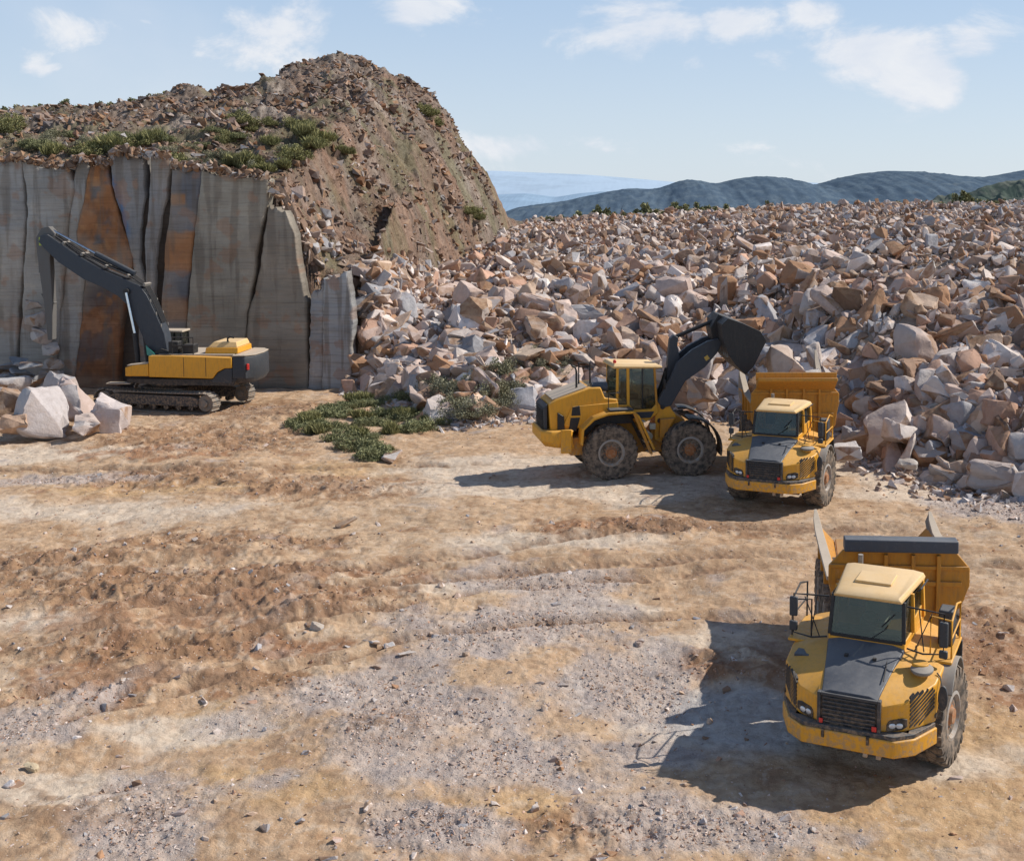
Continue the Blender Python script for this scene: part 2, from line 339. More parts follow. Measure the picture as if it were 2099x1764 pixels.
YEL = paint('yellow_paint', (.74, .345, .018), .36, .30, (.62, .44, .25), grime=.45)
ROOF = paint('dusty_roof_paint', (.74, .47, .19), .6, .7, (.72, .54, .33))
AMB = paint('amber_body_paint', (.54, .235, .022), .55, .6, (.46, .32, .19), grime=.7)
DARK = paint('charcoal_plastic', (.035, .04, .048), .5, .38, (.30, .28, .26), grime=.2)
HOODM = paint('slate_hood', (.045, .055, .075), .42, .35, (.33, .32, .31), grime=.2)
BLK = paint('black_steel', (.016, .016, .018), .45, .25, (.25, .22, .19), grime=.2)
BOOM = paint('dark_blue_steel', (.030, .038, .052), .4, .25, (.24, .22, .2), grime=.2)
GREYM = paint('worn_grey_steel', (.20, .19, .175), .6, .6, (.42, .36, .30), grime=.6)
PALE = paint('dusty_pale_steel', (.46, .38, .29), .75, .6, (.55, .46, .37), grime=.5)
RUB = rubber('dusty_rubber')
RIM = paint('rust_orange_rim', (.36, .13, .04), .6, .4, (.38, .26, .17), grime=.6)
RIMG = paint('grey_rim', (.33, .31, .29), .6, .5, (.42, .36, .30), grime=.4)
GLASS = glassmat('cab_glass', (.62, .66, .60)); CHROME = simple('chrome_rod', (.75, .75, .75), .18, 1)
LENS = simple('lamp_lens', (.7, .72, .75), .1, .3); REDP = simple('red_plastic', (.7, .04, .03), .4); SEAT = simple('seat_fabric', (.30, .29, .25), .9)
TEAL = simple('teal_glass', (.05, .30, .24), .15); WHITE = simple('white_decal', (.75, .75, .74), .6); LIME = simple('lime_sticker', (.42, .50, .06), .6)
SKIN = simple('bright_patch_pale', (.6, .55, .42), .6)
ROCKA = rockmat('broken_stone', 'attr'); ROCKO = rockmat('boulder_stone', 'obj')
CLIFF = vcolmat('sawn_rock')
LEAFA = leafmat('dark_foliage', (.11, .125, .06), (.42, .42, .23)); LEAFB = leafmat('light_foliage', (.14, .14, .055), (.46, .43, .20)); LEAFC = leafmat('grey_green_foliage', (.13, .13, .09), (.45, .43, .30))
STEM = simple('woody_stem', (.11, .08, .05), .9)

# ------------------------------------------------------------------ build the ground sheet
def build_ground():
    ncol, r1 = 1080, 1060
    u = np.linspace(-.68, .50, ncol)
    yr = np.concatenate([[-60, -30, -12, -3, 4, 9, 12.5], np.exp(np.linspace(math.log(14), math.log(190), r1)), np.exp(np.linspace(math.log(194), math.log(14000), 60))])
    Y, U = np.meshgrid(yr, u, indexing='ij'); X = U*np.maximum(Y, 14)
    X = np.where(Y < 14, U*(14+(14-Y)*1.2), X)
    x, y = X.ravel(), Y.ravel()
    h, rub, mm, gr, ro = terrain(x, y, True, True)
    h = np.where(y < 13.9, np.minimum(h, .3), h)
    V = np.stack([x, y, h], 1)
    nr = len(yr); idx = np.arange(nr*ncol).reshape(nr, ncol)
    Q = np.stack([idx[:-1, :-1], idx[:-1, 1:], idx[1:, 1:], idx[1:, :-1]], -1).reshape(-1, 4)
    me = npmesh('ground', V, Q, groundmat(), True)
    # colours
    def C(*c): return np.array(c)
    yr = y; y = y/KD
    n1 = fbm(x, yr, 2.6, 5, 80); n2 = fbm(x, yr*1.1, 1.2, 5, 90); n3 = fbm(x, yr, 11, 3, 99)
    c = np.tile(C(.56, .385, .245), (len(x), 1))
    def blend(c, k, colr): k = np.clip(k, 0, 1)[:, None]; return c*(1-k)+colr*k
    c = blend(c, sstep(-.1, .5, n3)*.5, C(.56, .42, .29)); c = blend(c, sstep(.0, .45, n2)*.6, C(.40, .25, .14)); c = blend(c, sstep(.15, .5, fbm(x*.9, yr*1.2, .7, 4, 95))*.4, C(.30, .20, .13))
    z = lambda L: zone(x, yr, L)
    c = blend(c, sstep(.35, .9, z(Z_OCHRE)+n1*.5)*.85, C(.56, .37, .20))
    c = blend(c, sstep(.3, .9, z(Z_PALE)+n1*.6)*.85, C(.68, .57, .455))
    c = blend(c, sstep(.3, .95, ro+n2*.6)*.85, C(.31, .18, .10))
    c = blend(c, sstep(.35, 1.0, z(Z_RUST)+n2*.9)*.7, C(.36, .19, .105)); n4 = fbm(x+n2, yr*.9+n1*1.5, .55, 4, 97); c = blend(c, sstep(.2, .5, n4)*.35, C(.31, .195, .12)); c = blend(c, sstep(-.15, -.45, n4)*.4, C(.62, .51, .40))
    gm = sstep(.35, .95, gr+n1*.8+n2*.25); c = blend(c, gm*.8, C(.50, .425, .385)); c = blend(c, gm*sstep(.05, .5, n2)*.55, C(.37, .315, .295)); c = blend(c, gm*sstep(-.1, -.5, n1)*.6, C(.64, .56, .50))
    for bx_, by_, rx, ry, hh in BUMPS:
        c0, c1 = gp(bx_, by_); c = blend(c, np.exp(-(((x-c0)/rx)**2+((yr-c1)/(ry*KD))**2)*1.2)*sstep(-.4, .3, n2+n4)*.75, C(.30, .19, .12))
    for fn, w, xa, xb in RUTS:
        m = sstep(xa, xa+3, x)*sstep(xb, xb-3, x); dd = (y-fn(x)+fbm(x, yr, 2.5, 2, 31)*.25)/w
        c = blend(c, m*np.exp(-dd*dd)*.9*sstep(-.5, -.1, n2), C(.28, .175, .11))
    pd = sstep(1.5, .8, np.hypot((x-gp(1520, 1470)[0])/1.3, (yr-gp(1520, 1470)[1])/1.5)+n2*.3); c = blend(c, pd*.85, C(.50, .48, .46))
    c = blend(c, rub, C(.34, .26, .205)+0*n1[:, None]); c = blend(c, rub*sstep(.0, .5, n1)*.6, C(.46, .36, .28))
    # mound
    nd = ridged(x*1.2+yr*.4, yr-x*.5, 1.6, 4, 120); s3 = fbm(x*.8+yr*.4, (yr*.7-x)*.25, 1.4, 4, 130)
    mc = np.tile(C(.29, .23, .19), (len(x), 1)); mc = blend(mc, sstep(0, .5, s3), C(.40, .34, .29))
    red = sstep(-.15, .5, fbm(x, yr, 8, 3, 140)+.45*np.exp(-((x+17)/7)**2)-.02*(h-12)); mc = blend(mc, red*.6*sstep(-.4, .4, s3+.3), C(.27, .135, .075))
    mc = blend(mc, sstep(.15, .6, nd*.7+fbm(x, yr, 3, 3, 150)*.6)*.5, C(.15, .115, .09))
    gv = sstep(.0, .5, fbm(x, yr, 4, 4, 160)+.55*sstep(64, 50, y)*(x < -20.5)+.5*sstep(-40, -55, x)+.25*np.exp(-((x+14.5)/2.)**2)); mc = blend(mc, gv*.55, C(.17, .165, .085))
    mk_ = (mm*1.)[:, None]; c = c*(1-mk_)+mc*mk_
    # vertical step behind the cliff slabs
    st = ((y > 46.9) & (y < 49) & (x < -15.6))[:, None]*1.; c = c*(1-st)+C(.10, .07, .055)*st
    fa = sstep(95, 170, y)[:, None]; c = c*(1-fa)+C(.14, .17, .13)*fa; fa = sstep(300, 1500, y)[:, None]; c = c*(1-fa)+C(.24, .33, .42)*fa  # far ground blends to olive, then to a painted haze blue
    for nm, arr in (('col', c), ('mk', np.stack([gm*np.exp(-np.maximum(yr-40, 0)/25), np.clip(ro, 0, 1), mm*1.], 1))):
        a = me.color_attributes.new(nm, 'FLOAT_COLOR', 'POINT'); a.data.foreach_set('color', np.concatenate([arr, np.ones((len(x), 1))], 1).astype(np.float32).ravel())
    tag(link('ground', me), 'bare ochre and grey quarry floor rising into rubble slope and spoil mound', 'ground', kind='structure')
build_ground()

# ------------------------------------------------------------------ rocks
def rock_proto(seed, dims, npt=16, hi=False, round_=.06):
    r = random.Random(seed); bm = bmesh.new()
    for _ in range(npt):
        v = Vector([r.uniform(-1, 1) for _ in range(3)]); m = max(abs(c) for c in v); v = v/m*(r.uniform(.82, 1)) if r.random() < .8 else v
        L = v.length; v = v*(min(1, 1.28/L)); bm.verts.new((v.x*dims[0], v.y*dims[1], v.z*dims[2]))
    res = bmesh.ops.convex_hull(bm, input=bm.verts)
    bmesh.ops.delete(bm, geom=[g for g in res['geom_interior'] if isinstance(g, bmesh.types.BMVert)], context='VERTS')
    bmesh.ops.dissolve_limit(bm, angle_limit=R(17), verts=bm.verts, edges=bm.edges)
    lay = bm.faces.layers.float.new('stain')
    for f in bm.faces: f[lay] = r.random()
    if round_: bmesh.ops.bevel(bm, geom=bm.edges[:], offset=round_, segments=2 if hi else 1, affect='EDGES', profile=.6, clamp_overlap=True)
    bmesh.ops.triangulate(bm, faces=bm.faces)
    if hi:
        for _ in range(2): bmesh.ops.subdivide_edges(bm, edges=[e for e in bm.edges if e.calc_length() > .16], cuts=1, use_grid_fill=True)
        bmesh.ops.triangulate(bm, faces=bm.faces)
        bm.normal_update()
        for v in bm.verts:
            p = v.co*1.3+Vector((seed, 0, 0)); q = v.co*4+Vector((seed, 5, 0))
            d = mnoise.noise(p)*.13+mnoise.noise(q)*.045-max(0, mnoise.noise(v.co*2.1+Vector((0, seed, 0)))-.25)*.35
            v.co += v.normal*d
    me = bpy.data.meshes.new('boulder'); bm.to_mesh(me); bm.free()
    if hi:
        me.polygons.foreach_set('use_smooth', [True]*len(me.polygons)); me.set_sharp_from_angle(angle=R(24))
    me.materials.append(ROCKO)
    return me
SHAPES = [('block', (1, .8, .7)), ('slab', (1.15, .8, .32)), ('shard', (1.5, .55, .4)), ('lump', (.95, .85, .75))]
HI = [(SHAPES[i % 4][0], rock_proto(100+i, SHAPES[i % 4][1], 15+(i % 3)*3, True, .07)) for i in range(24)]
def arr(me):
    V = np.empty(len(me.vertices)*3); me.vertices.foreach_get('co', V); V = V.reshape(-1, 3)
    Fa = np.empty(len(me.polygons)*3, dtype=np.int64); me.polygons.foreach_get('vertices', Fa) if False else me.loops.foreach_get('vertex_index', Fa)
    st = np.empty(len(me.polygons)); me.attributes['stain'].data.foreach_get('value', st)
    return V, Fa.reshape(-1, 3), st
MID = [arr(rock_proto(200+i, SHAPES[i % 4][1], 12+(i % 3)*2, False, .07)) for i in range(24)]
LOW = [arr(rock_proto(300+i, SHAPES[i % 4][1], 9, False, 0)) for i in range(24)]
def rotmats(n, tilt, g=rng):
    a, b, c = g.random(n)*2*np.pi, g.normal(0, tilt, n), g.normal(0, tilt, n)
    ca, sa, cb, sb, cc, s_ = np.cos(a), np.sin(a), np.cos(b), np.sin(b), np.cos(c), np.sin(c)
    M = np.empty((n, 3, 3))
    M[:, 0, 0] = ca*cb; M[:, 0, 1] = ca*sb*s_-sa*cc; M[:, 0, 2] = ca*sb*cc+sa*s_
    M[:, 1, 0] = sa*cb; M[:, 1, 1] = sa*sb*s_+ca*cc; M[:, 1, 2] = sa*sb*cc-ca*s_
    M[:, 2, 0] = -sb; M[:, 2, 1] = cb*s_; M[:, 2, 2] = cb*cc
    return M
PAL = np.array([(.47, .385, .345), (.58, .52, .48), (.37, .375, .40), (.38, .225, .135), (.49, .38, .295), (.27, .185, .135), (.66, .62, .60), (.45, .295, .22)])
PALN = ['pinkish grey', 'pale', 'blue-grey', 'rust brown', 'tan', 'dark brown', 'whitish', 'reddish']
def merged(name, protos, P, S, M, T, label, cat, kind='stuff', mat=ROCKA):
    which = rng.integers(0, len(protos), len(P)); Vs, Fs, St, Ti = [], [], [], []; off = 0
    for k, (V, Fa, st) in enumerate(protos):
        I = np.nonzero(which == k)[0]
        if not len(I): continue
        W = np.einsum('nij,vj->nvi', M[I]*S[I][:, None, None], V)+P[I][:, None, :]
        Vs.append(W.reshape(-1, 3)); Fs.append((Fa[None]+(np.arange(len(I))*len(V))[:, None, None]).reshape(-1, 3)+off); off += len(I)*len(V)
        St.append(((st[None]+rng.random(len(I))[:, None]*.5) % 1.0).ravel()); Ti.append(np.repeat(T[I], len(Fa), 0))
    me = npmesh(name, np.concatenate(Vs), np.concatenate(Fs), mat)
    a = me.attributes.new('stain', 'FLOAT', 'FACE'); a.data.foreach_set('value', np.concatenate(St).astype(np.float32))
    t = np.concatenate(Ti); a = me.attributes.new('tint', 'FLOAT_COLOR', 'FACE'); a.data.foreach_set('color', np.concatenate([t, np.ones((len(t), 1))], 1).astype(np.float32).ravel())
    return tag(link(name, me), label, cat, kind=kind)
def tints(n, w=None, jit=.14):
    k = rng.choice(len(PAL), n, p=w); return PAL[k]*np.array([1.16, 1.11, 1.08])*(1+rng.normal(0, jit, (n, 1))), k

def rubble(n, r0, r1, ymax, power=1.6):
    Y = rng.uniform(18, ymax, n*3); X = -16+rng.random(n*3)*(.62*Y+18)
    s, rub, yf = masks(X, Y*KD); h, rb, mm, _, _ = terrain(X, Y*KD, False, True)
    keep = (s > -.4) & (rb > .12) & (~mm) & (X < .60*Y+3) & (X > -15.6); X, Y, h = X[keep][:n], Y[keep][:n]*KD, h[keep][:n]
    r = r0+(r1-r0)*rng.random(len(X))**power
    return X, Y, h, r
W_RUB = [.23, .17, .12, .11, .09, .07, .10, .11]
def rubble_layer(parts, yr):
    Xs, Ys, Hs, Rs = zip(*parts); return map(np.concatenate, (Xs, Ys, Hs, Rs))
X, Y, h, r = rubble_layer([rubble(5200, .42, 1.30, 112, 2.0)], 0)
Xe = rng.uniform(-15.7, 24, 1500); Ye = (np.interp(Xe, YBX, YBY)+rng.uniform(-.4, 5.0, 1500))*KD; he, rb_, mm_, _, _ = terrain(Xe, Ye, False, True); ke = ~mm_
X = np.concatenate([X, Xe[ke]]); Y = np.concatenate([Y, Ye[ke]]); h = np.concatenate([h, he[ke]]); r = np.concatenate([r, (.25+.75*rng.random(1500)**2)[ke]])
Xe = rng.uniform(-15.7, -11, 420); Ye = rng.uniform(46.5, 64, 420)*KD; he, rb_, mm_, _, _ = terrain(Xe, Ye, False, True)
ke = (~mm_) | (Ye < (52+(Xe+15.7)*1.2)*KD)
X = np.concatenate([X, Xe[ke]]); Y = np.concatenate([Y, Ye[ke]]); h = np.concatenate([h, he[ke]]); r = np.concatenate([r, (.3+.55*rng.random(420)**2)[ke]])
bx = np.interp(X, YBX, YBY); Yo = Y/KD; r *= np.interp(Yo-bx, [0, 8, 18, 28, 45], [1.2, 1.12, .9, .7, .55])
Pz = h+r*rng.uniform(-.15, .35, len(r)); T, K = tints(len(r), W_RUB); M = rotmats(len(r), .55)
px, py, dd = screen(X, Y, Pz); size = r/dd*((px > -20) & (px < PW+20))
blocked = ((px > 1110) & (px < 1500) & (py > 700) & (py < 1000)) | ((px > 1490) & (px < 1735) & (py > 770))
size = np.where(blocked, 0, size)
top = np.argsort(-size)[:255]
def where_words(px, py, s):
    if px < 1085: a = 'left of the loader' if py > 640 else 'below the spoil mound'
    elif px < 1490: a = 'behind the loader' if py > 640 else 'above the loader'
    elif px < 1740: a = 'behind the loaded truck' if py > 560 else 'above the loaded truck'
    else: a = 'right of the loaded truck'
    b = 'at the foot of the rubble' if s < 4 else ('half way up the rubble' if s < 14 else 'near the crest of the rubble')
    return b, a
def boulder(name, me, loc, Mr, s, tint, label, group=None, cat='boulder'):
    o = link(name, me); mw = Matrix([list(Mr[i]) for i in range(3)]).to_4x4(); o.matrix_world = Matrix.Translation(loc) @ mw @ Matrix.Diagonal((*( (s,)*3 if isinstance(s, (int, float)) else s), 1))
    o.color = (*[min(1, max(0, float(c))) for c in tint], 1); return tag(o, label, cat, group)
istop = np.zeros(len(r), bool); istop[top] = True
for i in top:
    shp, me = HI[int(rng.integers(0, len(HI)))]
    b, a = where_words(px[i], py[i], Yo[i]-bx[i]); sz = 'large' if r[i] > 1.05 else ('medium' if r[i] > .75 else 'small')
    lab = f'{sz} {PALN[K[i]]} stone {shp} {b} {a}'
    boulder('boulder', me, (X[i], Y[i], Pz[i]), M[i], float(r[i]), T[i], lab, f'{sz} {PALN[K[i]]} stone {shp}s {b} {a}')
q = ~istop
merged('rubble', MID, np.stack([X[q], Y[q], Pz[q]], 1), r[q], M[q], T[q], 'heaped mass of broken brown and grey quarry stone on the long slope', 'rubble')
X, Y, h, r = rubble_layer([rubble(13000, .18, .5, 100)], 0)
T, K = tints(len(r), W_RUB); merged('rubble', MID, np.stack([X, Y, h+r*rng.uniform(.0, .9, len(r))], 1), r, rotmats(len(r), .7), T, 'fist to barrel sized stone filling the gaps of the rubble slope', 'rubble')
X, Y, h, r = rubble_layer([rubble(24000, .07, .24, 85)], 0)
T, K = tints(len(r), W_RUB); merged('stone_chips', LOW, np.stack([X, Y, h+r*.3], 1), r, rotmats(len(r), .8), T, 'small stone chips between the boulders of the rubble slope', 'stone chips')

# skirt of chips spilling on the floor along the foot of the rubble
n = 9000; X = rng.uniform(-16, 21, n); bx = np.interp(X, YBX, YBY); Y = (bx-np.abs(rng.normal(0, 1, n))*np.where(X > 10, 2.0, .8)+.5)*KD
r = .04+.26*rng.random(n)**3; T, K = tints(n, [.15, .2, .25, .04, .06, .03, .22, .05]); h = terrain(X, Y, False)
merged('stone_chips', LOW, np.stack([X, Y, h+r*.15], 1), r, rotmats(n, .4), T, 'pale grey stone chips spilled along the foot of the rubble', 'stone chips')

# loose stones on the mound (dipping streaks)
n = 44000; Y = rng.uniform(49, 80, n)*KD; X = rng.uniform(-66, -10, n); h, rb, mm, _, _ = terrain(X, Y, True, True); k = mm; X, Y, h = X[k], Y[k], h[k]
r = .05+.45*rng.random(len(X))**5.; T, K = tints(len(r), [.22, .18, .14, .13, .12, .09, .05, .07]); T = T*np.array([.56, .50, .46])*(.75+.5*(fbm(X*.8+Y*.4, (Y*.7-X)*.25, 1.4, 4, 130)[:, None]+.3))
Mx = rotmats(len(r), .35)
r = r*np.clip(.75+1.1*fbm(X, Y, 5, 3, 77), .25, 1.25)
merged('mound_stones', LOW, np.stack([X, Y, h+r*.15], 1), r, Mx, T, 'loose brown and grey stones covering the spoil mound', 'stones')

# broken rock collapse between the sawn slabs and the rubble
CNT = 0
n = 260; px_ = rng.uniform(575, 745, n); py_ = rng.uniform(375, 640, n)
Pl, Rl = [], []
for a, b in zip(px_, py_):
    if b < 330+(a-560)*1.0 or b > 430+(a-560)*1.7: continue
    H_ = hit(a, b)
    if H_ and H_.y < 62*KD: Pl.append(H_); Rl.append(.18+.5*random.random()**2)
if Pl:
    n = len(Pl); T, K = tints(n, [.2, .15, .2, .12, .12, .08, .06, .07]); merged('rubble', MID, np.array([tuple(p) for p in Pl]), np.array(Rl), rotmats(n, .6), T*.8, 'collapsed angular rock between the sawn slabs and the mound', 'rubble')

# gravel and clods on the quarry floor
n = 260000; Y = 16.8*np.exp(rng.random(n)**1.15*1.35); X = (rng.random(n)*.95-.56)*Y; s, rub, yf = masks(X, Y)
gr = zone(X, Y, Z_GRAVEL)+fbm(X, Y, 2.6, 5, 80)*.5; ro = zone(X, Y, Z_ROUGH)
w = np.clip(gr-.35, .0, 1)*.55+np.clip(gr-.85, 0, 1)*2.2+np.clip(ro-.3, 0, 1)*.42+.035
k = (rng.random(n) < w*.75) & (s < 0) & (rub < .2); X, Y, gr, ro = X[k], Y[k], gr[k], ro[k]
h = terrain(X, Y, True); r = .007+.045*rng.random(len(X))**4.5+.004*np.maximum(0, Y/KD-14)/4
T, K = tints(len(X), [.2, .2, .24, .06, .07, .06, .12, .05]); br = (ro > gr); T[br] = T[br]*np.array([.80, .62, .50])
T = T*np.array([1.02, .97, .95])
merged('gravel', LOW, np.stack([X, Y, h+r*.0], 1), r, rotmats(len(X), .3), T, 'loose grey gravel and brown clods scattered over the quarry floor', 'gravel')
n = 1500; Y = 17*np.exp(rng.random(n)*1.2); X = (rng.random(n)*.95-.56)*Y; s, rub, yf = masks(X, Y); g_ = zone(X, Y, Z_GRAVEL)+zone(X, Y, Z_ROUGH)
k = (s < -1) & (rng.random(n) < .12+g_) ; X, Y = X[k], Y[k]; r = .04+.11*rng.random(len(X))**3; T, K = tints(len(X), [.2, .2, .16, .08, .12, .06, .1, .08])
merged('gravel', MID, np.stack([X, Y, terrain(X, Y, True)+r*.1], 1), r, rotmats(len(X), .3), T*.95, 'fist sized stones lying loose on the quarry floor', 'stones')

# named single boulders: (px, py of centre, Y, scale xyz, proto, tint, label)
IDM = rotmats(60, .12, np.random.default_rng(3))
def placed(i, px, py, Y, s, proto, tint, label, group=None, rot=None):
    p = at(px, py, Y*KD); return boulder('boulder', HI[proto][1], p, IDM[i] if rot is None else rotmats(1, rot)[0], s, tint, label, group)
placed(0, 84, 848, 36.9, (1.55, 1.4, 1.9), 7, (.54, .49, .48), 'large faceted grey boulder in front of the excavator tracks')
placed(1, 150, 820, 38.4, (1.35, 1.3, 1.55), 7, (.58, .47, .43), 'pinkish boulder wedged between the large grey boulder and the excavator')
placed(2, 226, 854, 37.6, (1.25, 1.2, 1.45), 11, (.60, .53, .51), 'pale knobbly boulder at the end of the excavator tracks')
placed(3, -8, 820, 38.6, (1.3, 1.2, 1.4), 12, (.46, .40, .37), 'pale boulder cut by the left edge of the photo')
placed(4, 20, 790, 41.5, (1.3, 1.0, .9), 4, (.52, .47, .45), 'low grey boulder behind the large grey boulder by the cliff')
placed(22, 182, 868, 36.4, (.8, .8, .75), 15, (.60, .50, .45), 'small pinkish boulder squeezed between the grey boulder and the pale knobbly one')
placed(23, 30, 868, 36.2, (.9, .8, .8), 11, (.52, .36, .26), 'rust tinged boulder leaning on the left side of the big grey boulder')
placed(24, 130, 790, 39.5, (1.2, 1.0, .9), 19, (.56, .48, .44), 'pale boulder on top of the pile beside the excavator')
placed(5, 65, 1572, gp(65, 1580)[1]/KD, (.17, .15, .13), 3, (.58, .48, .33), 'small yellowish stone lying alone on the grey gravel at lower left')
placed(6, 655, 1285, gp(655, 1297)[1]/KD, (.26, .2, .22), 15, (.50, .44, .38), 'pale stone half buried at the end of the brown dirt ridge')
placed(7, 682, 1272, gp(682, 1282)[1]/KD, (.25, .2, .17), 4, (.48, .40, .35), 'tan stone beside the pale stone on the brown dirt ridge')
placed(8, 800, 935, gp(800, 942)[1]/KD, (.75, .5, .28), 1, (.50, .45, .42), 'flat pale slab lying in front of the green shrubs')
placed(9, 710, 1070, gp(710, 1073)[1]/KD, (.3, .25, .15), 2, (.40, .33, .27), 'small brown stone on the tan floor near the wheel ruts')
placed(10, 2040, 975, 30.2, (1.3, 1.1, .85), 7, (.50, .42, .38), 'large pinkish boulder on grey chips at the right edge')
placed(11, 1738, 925, 32.0, (.75, .6, .55), 11, (.60, .57, .56), 'white boulder behind the loaded dump truck front wheel')
placed(12, 1860, 950, 31.5, (.45, .4, .3), 3, (.55, .50, .45), 'small pale boulder lying clear of the heap right of the loaded truck')
placed(13, 1915, 838, 34.5, (1.2, .9, .85), 0, (.58, .54, .48), 'cream angular block right of the loaded dump truck')
placed(14, 1995, 845, 34.0, (1.3, 1.0, .9), 12, (.60, .56, .50), 'cream faceted block beside the other cream block at right')
placed(15, 1200, 655, 50., (1.5, 1.2, 1.5), 8, (.38, .37, .38), 'big blue-grey boulder on the rubble above the loader cab')
placed(16, 1095, 665, 48., (1.7, 1.1, 1.2), 2, (.50, .40, .33), 'big tan boulder with white edge above the loader hood')
placed(17, 1830, 665, 44.5, (2.1, 1.2, 1.5), 5, (.50, .44, .40), 'big pale ribbed boulder high above the loaded truck dump body')
placed(18, 1085, 722, 44.5, (1.7, 1.2, .9), 9, (.46, .36, .28), 'long tan boulder lying left of the loader cab')
placed(19, 1440, 800, 38.5, (1.0, .9, .9), 7, (.28, .19, .14), 'dark brown crumbling boulder behind the loader front wheel')
placed(20, 1415, 745, 41, (1.6, 1.2, 1.6), 4, (.46, .40, .39), 'large grey pink boulder seen under the loader boom')
placed(21, 1350, 760, 41.5, (.9, .9, .9), 16, (.42, .35, .31), 'pinkish boulder between the loader cab and its boom')
# pale flat rock plates in the brown patch
pl = rotmats(20, .06, np.random.default_rng(9))
for i, (a, b, s) in enumerate([(765, 1322, .33), (800, 1335, .40), (845, 1345, .36), (735, 1312, .25), (790, 1318, .28), (862, 1360, .22), (718, 1330, .22), (610, 1395, .25)]):
    x_, y_ = gp(a, b); boulder('rock_plate', HI[1+4*(i % 4)][1], (x_, y_, hz(x_, y_, True)-.03), pl[i], (s, s*.5, s*.35), (.56, .50, .46), 'flat whitish rock plate let into the brown earth patch', 'flat whitish rock plates in the brown earth', 'rock plate')
# outcrop of pale broken stone climbing the cliff under the excavator arm
for i, (a, b, s, t) in enumerate([(68, 625, .55, (.36, .32, .30)), (74, 655, .65, (.42, .37, .34)), (88, 690, .62, (.56, .48, .43)), (104, 715, .60, (.58, .50, .45)), (110, 745, .62, (.58, .50, .44)), (104, 775, .75, (.55, .48, .43)), (82, 680, .5, (.46, .40, .37))]):
    placed(30+i, a, b, 46.45, (s, .6, s*1.1), (i*4) % 24, t, 'pale crumbling stone clinging to the cliff under the excavator arm', 'pale crumbling stones on the cliff under the excavator arm')
for i, (a, b, s) in enumerate([(15, 755, .8), (50, 765, .75), (35, 740, .6), (75, 782, .7), (-5, 775, .7), (62, 748, .5), (25, 780, .8)]):
    placed(40+i, a, b, 45.8-i*.2, (s*1.3, .8, s*.8), (1+i*4) % 24, (.30, .31, .33), 'blue-grey stone block piled at the foot of the cliff at left', 'blue-grey stone blocks at the cliff foot', rot=.25)

